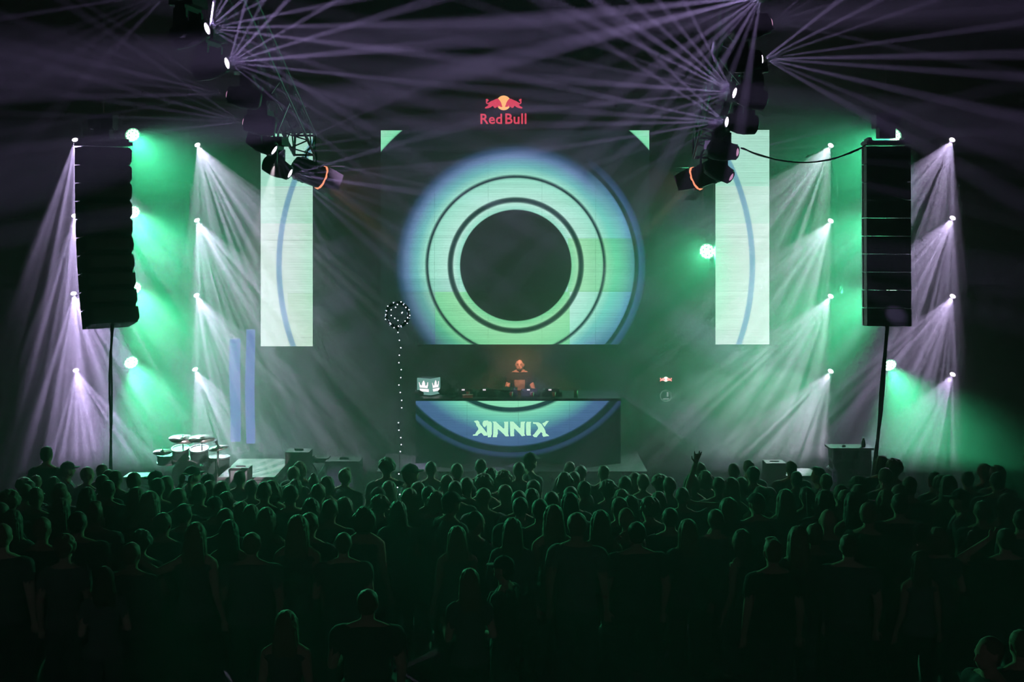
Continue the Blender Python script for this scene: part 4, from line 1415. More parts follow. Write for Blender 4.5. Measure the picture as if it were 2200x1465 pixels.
def hair_mesh(kind):
    mb = MB()
    hy, hz_ = 0.012, 1.655
    rr = random.Random(hash(kind) % 1000 if False else {'short': 3, 'long': 5, 'curly': 8, 'bun': 9, 'bob': 11, 'quiff': 13, 'pony': 15}[kind])
    base = {'short': (0.083, 0.094, 0.092), 'quiff': (0.083, 0.095, 0.093), 'curly': (0.088, 0.098, 0.096), 'long': (0.085, 0.097, 0.096), 'bun': (0.082, 0.095, 0.092), 'bob': (0.088, 0.098, 0.097), 'pony': (0.082, 0.095, 0.093)}[kind]
    mb.ell((0, hy - 0.020, hz_ + 0.026), base, 22, 16)
    mb.ell((0, hy - 0.052, hz_ - 0.03), (0.066, 0.048, 0.055), 16, 12)
    if kind == 'quiff':
        mb.ell((0, hy + 0.03, hz_ + 0.095), (0.06, 0.055, 0.03), 16, 10)
    if kind == 'curly':
        for k in range(70):
            a, b = rr.uniform(0, 2 * math.pi), rr.uniform(-0.35, 1.4)
            d = Vector((math.cos(a) * math.cos(b), math.sin(a) * math.cos(b), math.sin(b)))
            if d.y > 0.45 and d.z < 0.35:
                continue
            mb.ell(Vector((0, hy - 0.022, hz_ + 0.022)) + Vector((d.x * 0.088, d.y * 0.092, d.z * 0.095)), (0.03,) * 3, 8, 6)
    if kind in ('long', 'bob'):
        zb = 1.26 if kind == 'long' else 1.50
        for k in range(9):
            u = k / 8
            z = (hz_ + 0.01) * (1 - u) + (zb + 0.08) * u
            w = 0.086 + 0.022 * math.sin(u * 2.2)
            mb.ell((0, hy - 0.060 - 0.020 * math.sin(u * 3), z), (w, 0.055 - 0.012 * u, 0.075), 16, 10)
        for s in (-1, 1):
            for k in range(5):
                u = k / 4
                z = hz_ * (1 - u) + (zb + 0.14) * u
                mb.ell((s * (0.072 + 0.022 * u), hy - 0.012 - 0.02 * u, z), (0.026, 0.040, 0.06), 12, 8)
    if kind == 'bun':
        mb.ell((0, hy - 0.035, hz_ + 0.125), (0.042, 0.042, 0.038), 14, 10)
    if kind == 'pony':
        mb.ell((0, hy - 0.11, hz_ + 0.045), (0.03, 0.035, 0.03), 12, 8)
        for k in range(6):
            mb.ell((0, hy - 0.135 - 0.006 * k, hz_ + 0.03 - 0.05 * k), (0.032 - 0.003 * k, 0.026, 0.042), 12, 8)
    me = evaluated(mb, 0.0085, 0.30, 2, 'hair')
    me.materials.clear()
    me.materials.append(HAIR)
    for v in me.vertices:
        c = v.co
        if kind in ('long', 'bob', 'pony'):
            a = math.atan2(c.x, -(c.y - hy))
            k = 0.004 * math.sin(a * 26 + 3 * c.z) + 0.003 * math.sin(a * 11 + 9 * c.z)
        else:
            k = 0.004 * noise3(c, 95) + 0.003 * noise3(c, 45)
        v.co = c + v.normal * k
    return me


def cap_meshes():
    """baseball cap: crown with a button, and a curved peak"""
    hy, hz_ = 0.012, 1.655
    mb = MB()
    n, rows = 24, 8
    vs, fs = [], []
    for j in range(rows):
        b = math.pi / 2 * j / (rows - 1)
        for k in range(n):
            a = 2 * math.pi * k / n
            bulge = 1 + 0.02 * math.cos(6 * a)
            vs.append((0.091 * math.cos(a) * max(0.02, math.cos(b)) * bulge, hy - 0.006 + 0.108 * math.sin(a) * max(0.02, math.cos(b)) * bulge, hz_ + 0.022 + 0.095 * math.sin(b)))
    low = len(vs)
    for k in range(n):
        a = 2 * math.pi * k / n
        vs.append((0.084 * math.cos(a), hy - 0.006 + 0.10 * math.sin(a), hz_ + 0.016))
    for j in range(rows - 1):
        fs += [(j * n + k, j * n + (k + 1) % n, (j + 1) * n + (k + 1) % n, (j + 1) * n + k) for k in range(n)]
    fs += [(low + k, low + (k + 1) % n, (k + 1) % n, k) for k in range(n)]
    fs.append(tuple((rows - 1) * n + k for k in range(n)))
    mb.add(vs, fs)
    mb.ell((0, hy - 0.006, hz_ + 0.119), (0.010, 0.010, 0.006), 8, 6)
    crown = mb.mesh('cap', [CAPM], True)
    pk = MB()
    m_ = 12
    vs, fs = [], []
    for t_ in (0, 0.005):
        for k in range(m_ + 1):
            a = math.pi * (0.12 + 0.76 * k / m_)
            x = 0.088 * math.cos(a)
            vs.append((x, hy - 0.006 + 0.103 * math.sin(a), hz_ + 0.024 + t_))
            vs.append((x * 0.98, hy - 0.006 + 0.103 * math.sin(a) + 0.078 * math.sin(math.pi * k / m_) ** 0.5, hz_ + 0.010 + 0.012 * math.sin(math.pi * k / m_) + t_))
    q = 2 * (m_ + 1)
    for k in range(m_):
        a = 2 * k
        fs += [(a, a + 1, a + 3, a + 2), (q + a, q + a + 2, q + a + 3, q + a + 1), (a + 1, q + a + 1, q + a + 3, a + 3)]
    pk.add(vs, fs)
    peak = pk.mesh('peak', [CAPM], True)
    return crown, peak


BODY = {
    'm': make_body('body', False, 'down', 'down'),
    'm2': make_body('body', False, 'bent', 'bent', 1.03, 'long'),
    'mb': make_body('body', False, 'down', 'cup', 1.16),
    'mc': make_body('body', False, 'cup', 'down', 1.0),
    'f': make_body('body', True, 'down', 'down', 1.0, 'tank'),
    'f2': make_body('body', True, 'bent', 'cup', 1.0, 'tee'),
    'fl': make_body('body', True, 'down', 'bent', 1.0, 'long'),
    'raise': make_body('body', False, 'raised', 'down', 1.0, 'tee', 0, True),
    'behind': make_body('body', False, 'behind', 'down', 1.0, 'tee'),
    'phone': make_body('body', False, 'phone', 'phone', 1.0, 'tee'),
    'faceL': make_body('body', False, 'cup', 'face', 1.05, 'tee'),
    'wideL': make_body('body', True, 'down', 'wide', 1.0, 'tank'),
    'wideR': make_body('body', False, 'wide', 'down', 1.0, 'tee'),
}
HAIRS = {k: hair_mesh(k) for k in ('short', 'quiff', 'long', 'curly', 'bun', 'bob', 'pony')}
CAP, PEAK = cap_meshes()

# head centre x, head top y in the photograph, then hair and pose
S, Q, L_, K, B, O, N, C, PT = 'short', 'quiff', 'long', 'curly', 'bun', 'bob', 'shaved', 'cap', 'pony'
PEOPLE = [
    (100, 958, S, 'm', 0), (144, 990, C, 'm', -75), (187, 1002, S, 'm', -25), (219, 996, S, 'm', 0), (233, 1008, S, 'mc', 0), (248, 1010, S, 'm2', 10), (288, 1014, S, 'mb', 0),
    (335, 1010, C, 'm', 70), (357, 1022, S, 'phone', -25), (411, 1000, C, 'm', -70), (446, 1016, C, 'wideR', 0), (51, 1024, K, 'f', 0), (77, 1020, S, 'm', 0), (62, 1031, S, 'mc', 0),
    (115, 1023, L_, 'f', 0), (129, 1036, S, 'm', 0), (54, 1039, S, 'm2', 0), (77, 1046, S, 'mc', 0), (131, 1048, S, 'm', -35), (20, 1050, K, 'f2', 0), (220, 1019, S, 'm', 0), (232, 1031, S, 'm', 0),
    (188, 1046, L_, 'f', 0), (293, 1046, L_, 'fl', 0), (322, 1054, L_, 'f', 0), (338, 1026, S, 'mb', 0), (383, 1048, S, 'm', 0), (428, 1038, S, 'm', 0), (450, 1031, S, 'm2', 0), (131, 1069, L_, 'f', 0),
    (203, 1077, Q, 'mb', 0), (167, 1098, S, 'mb', 0), (27, 1093, L_, 'fl', 0), (2, 1079, S, 'm', 0), (395, 1081, S, 'm', 0), (461, 1065, C, 'm', 0), (139, 1145, K, 'mc', 0), (303, 1136, K, 'f2', 0),
    (283, 1164, S, 'm2', 0), (420, 1121, L_, 'wideL', 0), (223, 1216, L_, 'f2', 10), (4, 1124, S, 'm', 0),
    (515, 1010, S, 'mb', 0), (476, 1033, L_, 'f', 0), (540, 1030, S, 'm', 0), (568, 1034, S, 'm2', 0), (584, 1031, O, 'f', 0), (631, 1001, S, 'm', -20), (644, 990, O, 'mb', 0), (635, 1028, PT, 'f', 0),
    (624, 1041, S, 'mb', 0), (674, 1016, B, 'f', 0), (703, 1022, O, 'f', -30), (684, 1038, S, 'm2', 0), (741, 1005, Q, 'mb', -25), (831, 981, K, 'm', 0), (486, 1055, S, 'm', 0), (484, 1091, S, 'm', 0),
    (519, 1077, L_, 'f', 0), (539, 1083, L_, 'fl', 0), (572, 1089, L_, 'f', 0), (668, 1069, L_, 'f2', 0), (709, 1071, S, 'mb', 0), (740, 1067, L_, 'f', 0), (816, 1061, K, 'm', 0), (783, 1087, O, 'f', 0),
    (813, 1045, C, 'm', 0), (836, 1032, L_, 'f', 0), (492, 1116, L_, 'f', 0), (541, 1143, S, 'mb', 0), (738, 1143, S, 'mb', 0),
    (880, 995, C, 'm', -55), (926, 990, S, 'm', 0), (982, 994, S, 'm', 0), (1033, 985, S, 'm', 0), (1054, 1003, O, 'f', 0), (960, 1019, S, 'm', 0), (1138, 971, C, 'm', -60), (1115, 992, S, 'm', 0),
    (1082, 1008, K, 'm', 0), (1039, 1015, K, 'f', 0), (1003, 1024, S, 'm', 0), (978, 1032, S, 'm', 0), (898, 1034, S, 'm', 30), (921, 1043, S, 'mc', 0), (880, 1048, L_, 'f2', 0), (939, 1053, O, 'mb', 0),
    (968, 1054, C, 'm', -60), (1039, 1047, S, 'm', 0), (1085, 1040, S, 'm', 0), (1115, 1053, S, 'm2', 0), (1146, 1030, S, 'm', 0), (1142, 1048, L_, 'f', 0), (1185, 1055, S, 'm', 0), (1118, 1067, S, 'mb', 0),
    (1160, 1071, S, 'm2', 0), (1189, 1083, L_, 'f', 0), (1224, 1057, L_, 'wideR', 0), (1213, 1013, O, 'f', 0), (1224, 991, S, 'm', 0), (1233, 1012, S, 'mc', 0), (1226, 1044, S, 'm', 0), (1248, 999, S, 'm', 0),
    (1021, 1097, S, 'mb', -65), (1101, 1111, L_, 'fl', 0), (982, 1129, L_, 'f', 0), (1084, 1192, C, 'm2', 80), (1009, 1220, L_, 'f2', 0),
    (1297, 999, S, 'm', 0), (1306, 1029, K, 'f', 0), (1255, 1032, S, 'm', 0), (1343, 1022, S, 'm', 0), (1364, 1014, S, 'm', 0), (1382, 1017, S, 'f', 0), (1335, 1050, L_, 'f', 0), (1331, 1067, S, 'm2', 0),
    (1356, 1063, L_, 'f', 0), (1396, 1065, K, 'm', 15), (1418, 1017, K, 'm', 0), (1438, 1024, S, 'raise', 0), (1415, 1055, L_, 'f', 0), (1486, 1017, O, 'f', 0), (1515, 1010, O, 'f', 0), (1504, 993, S, 'm', 0),
    (1466, 1046, S, 'behind', 0), (1544, 1024, S, 'mb', 0), (1572, 1025, L_, 'f', 0), (1593, 1024, S, 'm', 0), (1577, 994, S, 'm', -15), (1609, 987, S, 'm', 0), (1618, 1001, S, 'mb', 0), (1566, 1068, L_, 'f', 0),
    (1634, 1044, L_, 'f', 0), (1626, 1057, C, 'mb', 10), (1538, 1093, S, 'm', 0), (1347, 1091, N, 'f', 25), (1478, 1114, L_, 'fl', 0), (1368, 1120, S, 'mb', 0), (1593, 1136, L_, 'f', 35),
    (1700, 989, S, 'mb', 0), (1711, 1012, S, 'm', 0), (1759, 1002, Q, 'm', 78), (1775, 1017, S, 'm', 0), (1688, 1050, L_, 'f', 0), (1733, 1045, PT, 'f', 0), (1772, 1052, L_, 'm', 0), (1806, 1040, S, 'm', 0),
    (1816, 1051, S, 'm2', 0), (1834, 1055, L_, 'f', 0), (1844, 1021, K, 'm', 0), (1845, 1040, L_, 'f', 0), (1895, 978, O, 'm', 0), (1921, 983, K, 'm', 0), (1902, 1004, S, 'm', 0), (1903, 1051, O, 'f', 0),
    (1933, 1059, S, 'mb', 0), (1932, 1040, S, 'm', 0), (1866, 1078, S, 'm2', -40), (1779, 1095, N, 'm', 0), (1750, 1124, S, 'm', 0), (1715, 1129, L_, 'fl', 0), (1661, 1155, Q, 'm', 0), (1823, 1147, S, 'mb', 0),
    (1954, 1023, S, 'm', 0), (2008, 1012, S, 'mc', 20), (2022, 1019, K, 'm', 0), (2038, 1020, L_, 'f', 0), (2079, 1011, S, 'm', 0), (2116, 995, K, 'm', 0), (2143, 998, K, 'm', 0), (2143, 1013, S, 'mb', 0),
    (2065, 1049, C, 'mb', 70), (1979, 1122, S, 'm', 0), (2016, 1131, O, 'f2', 0), (2094, 1129, B, 'f', 0), (2161, 1134, S, 'faceL', 0), (1975, 1183, L_, 'f', 0), (2194, 1094, S, 'm', 0),
    (790, 1265, S, 'mb', 0), (615, 1310, L_, 'f', 0), (2126, 1367, S, 'm2', 110), (2192, 1352, S, 'm', 20), (855, 1075, L_, 'f2', 0), (665, 1100, S, 'm', 0), (640, 1105, L_, 'f', 0), (350, 1100, S, 'm', 0), (90, 1110, S, 'm2', 0),
    (1240, 1100, S, 'm', 0), (1290, 1095, L_, 'f', 0), (2110, 1075, S, 'm', 0), (2160, 1060, L_, 'f', 0), (1440, 1090, S, 'm', 0),
]
SPECIAL = {
    (100, 958): 'tall short-haired person standing head and shoulders above the far left of the crowd', (144, 990): 'person in a cap seen in profile near the left end of the crowd',
    (335, 1010): 'person in a cap facing left just right of the white lit riser', (357, 1022): 'person holding up a phone with both hands below the drum kit',
    (411, 1000): 'person in a cap looking right directly below the drum kit', (446, 1016): 'person in a cap with one arm stretched out beside the striped riser',
    (303, 1136): 'curly-haired person with a glowing rim of hair at the lower left', (283, 1164): 'short-haired person overlapping the glowing curly head at the lower left',
    (420, 1121): 'long-haired person with an elbow stretched out sideways at the left', (223, 1216): 'long-haired person holding a green cup at the lower left',
    (674, 1016): 'person with a topknot bun before the wide dark stage box', (741, 1005): 'broad person with swept up hair left of the balloon string',
    (831, 981): 'tall light curly-haired person touching the balloon string on its left', (816, 1061): 'person with a big round curly head left of the balloon string foot',
    (855, 1075): 'long-haired person under the foot of the balloon string', (880, 995): 'person in a cap looking right just right of the balloon string',
    (926, 990): 'short-haired person with visible ears right of the capped one by the balloon', (1138, 971): 'tall person in a cap facing right below the desk lettering',
    (939, 1053): 'person with bobbed hair and broad bright edged back below the desk', (968, 1054): 'person in a cap looking right beside the bobbed hair with the broad back',
    (1021, 1097): 'person in profile facing right with a pale lit shoulder below the desk', (1084, 1192): 'person in a cap in profile facing left low in the middle',
    (1009, 1220): 'long-haired person beside the capped one in profile low in the middle', (1224, 1057): 'long-haired person with green lit hair right of the desk',
    (1438, 1024): 'person raising one arm high with spread fingers against the haze', (1466, 1046): 'person with one hand behind the head and the elbow out',
    (1347, 1091): 'person with a shaved head and bare lit shoulder right of the desk', (1396, 1065): 'curly-haired person with green lit shoulders left of the raised arm',
    (1593, 1136): 'long-haired person with a lit cheek turned left in the right half', (1626, 1057): 'broad person in a cap below the right screen',
    (1759, 1002): 'person in profile facing left beside the lit riser at the right', (1688, 1050): 'person with very long straight hair below the right screen',
    (1733, 1045): 'person with a ponytail below the case stack', (1895, 978): 'taller bob-haired person at the foot of the slanting cable bundle', (1921, 983): 'curly-haired person right at the foot of the slanting cable bundle',
    (1779, 1095): 'person with a shaved head in the right half of the crowd', (1661, 1155): 'person with swept up hair standing in the dark at the lower right', (1823, 1147): 'broad short-haired person in the dark at the lower right',
    (2065, 1049): 'broad person in a cap facing left near the right end of the crowd', (2161, 1134): 'person shading the face with one raised hand at the right edge',
    (1975, 1183): 'long-haired person with a green rim of hair low at the right', (2094, 1129): 'person with a topknot bun near the right edge', (790, 1265): 'very broad short-haired person low in the foreground',
    (615, 1310): 'long-haired person lowest in the foreground left of the broad one', (2126, 1367): 'person turned sideways in the bottom right corner', (2192, 1352): 'person cut off by the bottom right edge',
    (738, 1143): 'broad short-haired person in the dark above the very broad one', (541, 1143): 'broad short-haired person in the dark left of the middle',
    (2116, 995): 'fainter of the two curly-haired people overlapping near the right edge', (2143, 998): 'nearer of the two curly-haired people overlapping near the right edge',
}
TOPZ = {'short': 1.773, 'quiff': 1.782, 'long': 1.777, 'curly': 1.80, 'bun': 1.815, 'bob': 1.778, 'pony': 1.774, 'shaved': 1.757, 'cap': 1.778}
HNAME = {'short': 'short-haired person', 'quiff': 'person with swept up hair', 'long': 'long-haired person', 'curly': 'curly-haired person', 'bun': 'person with a hair bun', 'bob': 'person with bobbed hair',
         'pony': 'person with a ponytail', 'shaved': 'person with a shaved head', 'cap': 'person in a cap'}
ORD = ['first', 'second', 'third', 'fourth', 'fifth', 'sixth', 'seventh', 'eighth', 'ninth', 'tenth', 'eleventh', 'twelfth', 'thirteenth', 'fourteenth', 'fifteenth', 'sixteenth', 'seventeenth', 'eighteenth', 'nineteenth',
       'twentieth', 'twenty-first', 'twenty-second', 'twenty-third', 'twenty-fourth', 'twenty-fifth', 'twenty-sixth', 'twenty-seventh', 'twenty-eighth', 'twenty-ninth', 'thirtieth']
BANDS = (1000, 1012, 1022, 1032, 1046, 1054, 1070, 1095, 1130, 2000)
ppl = []
for px, py, hair, pose, yaw in PEOPLE:
    fem = pose in ('f', 'f2', 'fl', 'wideL') or (hair in ('long', 'bob', 'pony', 'bun') and pose == 'wideR')
    h = (1.69 if fem else 1.80) + rnd.uniform(-0.05, 0.05)
    Y = F * (CH - h) / (py - HY)
    ppl.append([px, py, hair, pose, yaw, Y])
for it in range(150):
    moved = False
    for i in range(len(ppl)):
        for j in range(i):
            a, b = ppl[i], ppl[j]
            dx = (a[0] - CX) * a[5] / F - (b[0] - CX) * b[5] / F
            dy = a[5] - b[5]
            need = 0.46
            if abs(dx) < need and dx * dx + dy * dy < need * need:
                sgn = 1 if (a[1] < b[1] or (a[1] == b[1] and dy > 0)) else -1
                for p, q in ((a, sgn), (b, -sgn)):
                    Yn = p[5] + 0.02 * q
                    hh = CH - (p[1] - HY) * Yn / F
                    if 1.50 < hh < 1.97:
                        p[5] = Yn
                        moved = True
    if not moved:
        break
rows = {}
for p in ppl:
    k = next(i for i, b in enumerate(BANDS) if p[1] < b)
    rows.setdefault(k, []).append(p)
for k in rows:
    rows[k].sort(key=lambda p: p[0])
ROWN = ['row nearest the stage', 'second row from the stage', 'third row from the stage', 'fourth row from the stage', 'fifth row from the stage', 'sixth row from the stage', 'seventh row from the stage', 'eighth row from the stage',
        'second row from the front', 'foremost row']


def dress(root, B, hair, extra_hair=None):
    put('shirt', B['shirt'], root)
    put('trousers', B['trousers'], root)
    for g in B['shoes']:
        put('shoe', g, root)
    if hair == 'cap':
        c = put('cap', CAP, root)
        put('peak', PEAK, c)
        put('hair', HAIRS['short'], root).scale = (0.97, 0.97, 0.985)
    elif hair != 'shaved':
        put('hair', HAIRS[hair], root)


for p in ppl:
    px, py, hair, pose, yaw, Y = p
    B = BODY[pose]
    h = CH - (py - HY) * Y / F
    s = h / TOPZ[hair]
    o = put('person', B['body'])
    o.location = ((px - CX) * Y / F, Y, 0)
    wd = s * rnd.uniform(0.96, 1.06)
    o.scale = (wd, wd, s)
    o.rotation_euler = (0, 0, math.radians(yaw + rnd.uniform(-14, 14)))
    k = next(i for i, b in enumerate(BANDS) if py < b)
    i = rows[k].index(p)
    lab = SPECIAL.get((px, py)) or '%s, %s from the left in the %s' % (HNAME[hair], ORD[i], ROWN[k])
    tag(o, lab, 'person', 'people in the crowd')
    dress(o, B, hair)
    p.append(o)
who = {(p[0], p[1]): p for p in ppl}


def in_person(key, local):
    """point given in the body's own coordinates"""
    p = who[key]
    o = p[6]
    M = Matrix.Translation(o.location) @ o.rotation_euler.to_matrix().to_4x4() @ Matrix.Diagonal((*o.scale, 1))
    return M @ Vector(local), o.rotation_euler.z


# held things
loc, rz = in_person((357, 1022), (0.0, 0.375, 1.66))
t = thing('phone', 'phone held up in both hands below the drum kit', 'phone', loc, rz)
MB().box((0, 0, 0.02), (0.15, 0.009, 0.075)).obj('body', PLASTIC, t)
MB().box((0, -0.0055, 0.02), (0.138, 0.002, 0.066)).obj('screen', emat('phone_screen', srgb(60, 110, 100), 0.5), t)
MB().cyl((0.055, 0.004, 0.04), (0.055, 0.008, 0.04), 0.008, n=10).obj('camera_lens', BLACK, t)
glow = mat('green_plastic_cup', (0.10, 0.62, 0.34), 0.35, 0, 0.1)
nt = glow.node_tree
tl = nt.nodes.new('ShaderNodeBsdfTranslucent')
tl.inputs[0].default_value = (0.2, 0.8, 0.5, 1)
mx = nt.nodes.new('ShaderNodeMixShader')
mx.inputs[0].default_value = 0.7
nt.links.new(nt.nodes['Principled BSDF'].outputs[0], mx.inputs[1])
nt.links.new(tl.outputs[0], mx.inputs[2])
nt.links.new(mx.outputs[0], nt.nodes['Material Output'].inputs[0])
for key, local, lab in (((223, 1216), (-0.17, 0.33, 1.19), 'green plastic cup held by a person at the lower left'), ((2008, 1012), (0.18, 0.34, 1.17), 'green plastic cup held by a person near the right end')):
    loc, rz = in_person(key, local)
    t = thing('plastic_cup', lab, 'cup', loc, rz, 'cups held in the crowd')
    MB().lathe([(0.030, 0), (0.042, 0.13), (0.040, 0.128), (0.028, 0.006)], None, (0, 0, -0.03), 18).obj('cup_wall', glow, t, smooth=True)
    MB().lathe([(0.044, 0), (0.044, 0.008), (0.040, 0.008), (0.040, 0)], None, (0, 0, 0.095), 18).obj('rim', glow, t)
# a backpack on the capped person in profile
loc, rz = in_person((1084, 1192), (0, -0.22, 1.02))
t = thing('backpack', 'dark backpack on the capped person in profile', 'backpack', loc, rz)
mb = MB().ell((0, 0, 0.20), (0.15, 0.09, 0.23), 18, 12)
mb.obj('bag', mat('dark_canvas'), t, smooth=True)
MB().ell((0, -0.07, 0.12), (0.10, 0.05, 0.10), 14, 8).obj('pocket', mat('dark_canvas'), t, smooth=True)
for s in (-1, 1):
    MB().tube([(s * 0.11, 0.05, 0.05), (s * 0.13, 0.25, 0.10), (s * 0.12, 0.36, 0.26), (s * 0.10, 0.30, 0.43), (s * 0.09, 0.12, 0.46), (s * 0.09, 0.03, 0.36)], 0.014, 6).obj('strap', mat('dark_canvas'), t, smooth=True)

# ------------------------------------------------------------------ the performer
B = make_body('body', False, 'deck2', 'deck', 1.0, 'tee', 1.0, True)
hy, hz_ = B['head']
DJY = 22.72
o = put('person', B['body'])
hh = P(0, 768, DJY).z - DZ
sd = hh / (hz_ + 0.118)
o.location = ((1117 - CX) * DJY / F, DJY, DZ)
o.scale = (sd, sd, sd)
o.rotation_euler = (0, 0, math.pi - 0.06)
tag(o, 'bearded performer in a printed black shirt working behind the desk', 'person')
warm = mat('performer_skin', (0.55, 0.30, 0.22), 0.55, 0, 0.1, 20)
B['body'].materials[0] = warm
black_tee = mat('black_tee', (0.005, 0.005, 0.005), 0.9)
B['shirt'].materials[0] = black_tee
put('shirt', B['shirt'], o)
put('trousers', B['trousers'], o)
for g in B['shoes']:
    put('shoe', g, o)
dh = put('hair', HAIRS['short'], o)
dh.location = (0, hy - 0.012, hz_ - 1.655)
dh.scale = (0.98, 0.98, 1)
# print on the chest: the shirt's own faces, a hair proud
me = B['shirt']
vs, fs, mp = [], [], {}
for f in me.polygons:
    c = f.center
    if f.normal.y > 0.35 and abs(c.x + 0.012 * (1.25 - c.z)) < 0.098 and 1.10 < c.z < 1.345:
        idx = []
        for i in f.vertices:
            if i not in mp:
                mp[i] = len(vs)
                v = me.vertices[i]
                vs.append(tuple(v.co + v.normal * 0.004))
            idx.append(mp[i])
        fs.append(tuple(idx))
pm = bpy.data.meshes.new('shirt_print')
pm.from_pydata(vs, [], fs)
pm.materials.append(mat('shirt_print', (0.20, 0.13, 0.09), 0.8, 0, 0.9, 26))
put('shirt_print', pm, o)
dark = mat('performer_beard', (0.05, 0.03, 0.022), 0.9, 0, 0.3, 60)
b = MB()
b.ell((0, hy + 0.040, hz_ - 0.088), (0.056, 0.056, 0.042), 16, 10)
for s in (-1, 1):
    b.ell((s * 0.052, hy + 0.030, hz_ - 0.062), (0.017, 0.036, 0.036), 12, 8)
b.obj('beard', dark, o, smooth=True)
for s in (-1, 1):
    MB().ell((s * 0.031, hy + 0.086, hz_ - 0.006), (0.014, 0.008, 0.007), 10, 6).obj('eye', mat('eye_dark', (0.03, 0.02, 0.02), 0.2), o, smooth=True)
    MB().box((s * 0.031, hy + 0.093, hz_ + 0.018), (0.036, 0.010, 0.008)).obj('eyebrow', dark, o)
MB().box((0, hy + 0.096, hz_ - 0.064), (0.036, 0.010, 0.007)).obj('mouth', mat('lip', (0.30, 0.12, 0.10), 0.6), o)

# ------------------------------------------------------------------ balloon with fairy lights
YB = 15.2
c = P(854, 676, YB)
foot = P(855, 1098, YB)
r = 28 * YB / F
t = thing('light_balloon', 'clear balloon dotted with white lights on a string of lights above the crowd', 'balloon', foot)
L = lambda p: Vector(p) - foot
film = bpy.data.materials.new('clear_film')
film.use_nodes = True
nt = film.node_tree
nt.nodes.clear()
out = nt.nodes.new('ShaderNodeOutputMaterial')
mx = nt.nodes.new('ShaderNodeMixShader')
lw = nt.nodes.new('ShaderNodeLayerWeight')
lw.inputs[0].default_value = 0.25
tr = nt.nodes.new('ShaderNodeBsdfTransparent')
tr.inputs[0].default_value = (0.90, 0.92, 0.95, 1)
gl = nt.nodes.new('ShaderNodeBsdfGlossy')
gl.inputs['Roughness'].default_value = 0.05
gl.inputs['Color'].default_value = (0.35, 0.40, 0.42, 1)
nt.links.new(lw.outputs['Fresnel'], mx.inputs[0])
nt.links.new(tr.outputs[0], mx.inputs[1])
nt.links.new(gl.outputs[0], mx.inputs[2])
nt.links.new(mx.outputs[0], out.inputs[0])
mb = MB().ell(L(c), (r, r, r * 1.04), 28, 18)
mb.obj('balloon_skin', film, t, smooth=True)
MB().lathe([(0.006, -0.03), (0.02, 0.0), (0.012, 0.02)], None, L(c) - Vector((0, 0, r * 1.04)), 12).obj('neck', PLASTIC, t)
path = [(856, 706), (855, 714), (858, 731), (861, 747), (858, 763), (857, 779), (862, 794), (861, 811), (857, 827), (860, 843), (863, 860), (863, 876), (857, 893), (856, 908), (857, 924), (861, 940), (862, 955), (860, 970), (858, 987),
        (858, 1003), (857, 1018), (854, 1047), (859, 1062), (856, 1079), (854, 1095)]
pts = [L(P(x, y, YB)) for x, y in path]
MB().tube(pts, 0.0025, 5).obj('string', mat('clear_wire', (0.25, 0.26, 0.28), 0.4), t)
bulb = MB().ell((0, 0, 0), (0.0072, 0.0072, 0.0072), 8, 6).mesh('fairy_light', emat('fairy_white', (0.80, 0.84, 1.0), 3.0), True)
for k, q in enumerate(pts[1:]):
    if k not in (11, 17, 18):
        put('fairy_light', bulb, t, q)
ra_ = random.Random(4)
wire = []
for k in range(26):
    u = 1 - 2 * (k + 0.5) / 26
    a = k * 2.39996 * 1.0
    w = math.sqrt(1 - u * u)
    q = L(c) + Vector((r * 0.985 * w * math.cos(a), r * 0.985 * w * math.sin(a), r * 1.02 * u))
    wire.append((q, a))
    put('fairy_light', bulb, t, q)
mb = MB()
coil = []
for k in range(160):
    u = 1 - 2 * k / 159
    w = math.sqrt(max(0, 1 - u * u))
    a = k * 0.42
    coil.append(L(c) + Vector((r * 0.975 * w * math.cos(a), r * 0.975 * w * math.sin(a), r * u)))
MB().tube(coil, 0.0012, 4).obj('light_wire', mat('clear_wire'), t)

# ------------------------------------------------------------------ haze


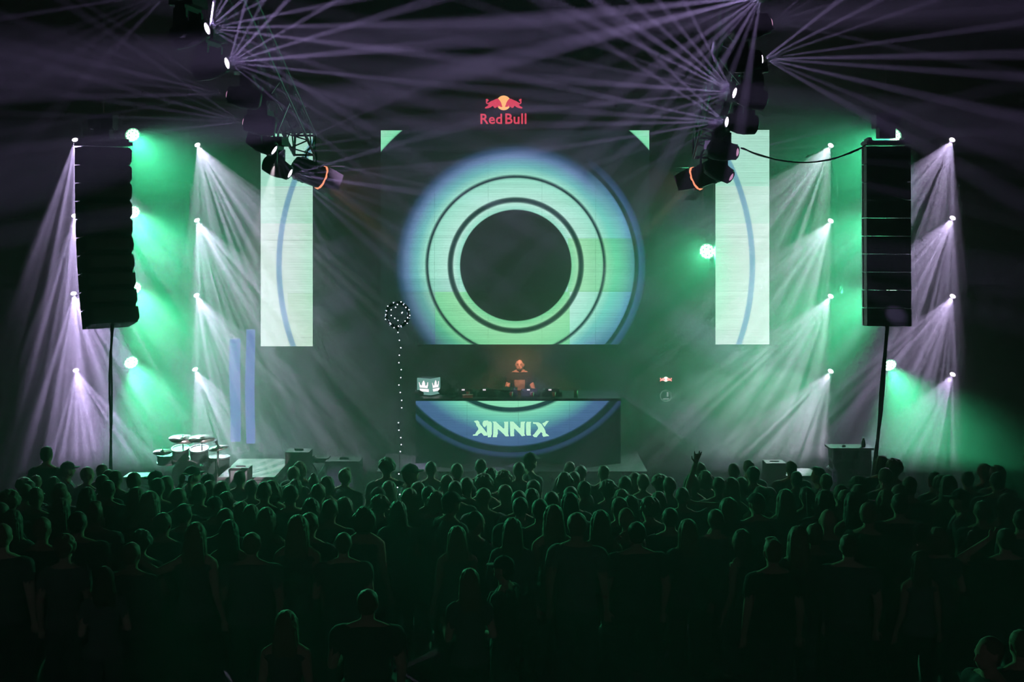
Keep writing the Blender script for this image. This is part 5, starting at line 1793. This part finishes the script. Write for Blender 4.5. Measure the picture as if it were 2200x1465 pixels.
def haze(name, label, y0, y1, dens, z1):
    m = bpy.data.materials.new(name)
    m.use_nodes = True
    nt = m.node_tree
    nt.nodes.clear()
    out = nt.nodes.new('ShaderNodeOutputMaterial')
    v = nt.nodes.new('ShaderNodeVolumeScatter')
    v.inputs['Density'].default_value = dens
    v.inputs['Anisotropy'].default_value = 0.0
    v.inputs['Color'].default_value = (0.95, 0.97, 1.0, 1)
    nt.links.new(v.outputs[0], out.inputs['Volume'])
    o = MB().box((0, (y0 + y1) / 2, z1 / 2 + 0.01), (2 * HW - 0.04, y1 - y0, z1)).obj(name, m)
    tag(o, label, 'haze', kind='stuff')


haze('stage_haze', 'thicker machine haze filling the air over the stage', 21.9, 24.97, HAZE_STAGE, HT - 0.04)
haze('hall_haze', 'thin machine haze in the air over the crowd', 5.0, 21.89, HAZE_HALL, HT - 0.04)


# puffs of thicker fog drifting at the right of the desk
fog = bpy.data.materials.new('drifting_fog')
fog.use_nodes = True
nt = fog.node_tree
nt.nodes.clear()
out = nt.nodes.new('ShaderNodeOutputMaterial')
v = nt.nodes.new('ShaderNodeVolumeScatter')
v.inputs['Density'].default_value = 0.20
v.inputs['Color'].default_value = (0.95, 1.0, 0.98, 1)
nt.links.new(v.outputs[0], out.inputs['Volume'])
for k, (px, py, Y, rx, ry, rz_, lab) in enumerate(((1655, 905, 23.6, 1.25, 1.1, 1.0, 'pale fog puff drifting before the right end of the stage'), (1500, 890, 23.2, 1.0, 0.8, 0.8, 'thin fog puff drifting just right of the desk'),
                                                   (1560, 800, 24.0, 0.9, 0.7, 0.9, 'fog puff rising under the right screen'))):
    mb = MB().ell((0, 0, 0), (rx, ry, rz_), 40, 24)
    q = []
    for p_ in mb.v:
        n_ = 1 + 0.16 * noise3(p_, 2.6 + k * 0.3) + 0.10 * noise3((p_[1], p_[2], p_[0]), 5.1) + 0.04 * noise3(p_, 11)
        q.append((p_[0] * n_, p_[1] * n_, p_[2] * n_))
    mb.v = q
    o = mb.obj('fog_puff', fog, None, P(px, py, Y), smooth=True)
    tag(o, lab, 'fog', 'fog puffs at the right', 'stuff')
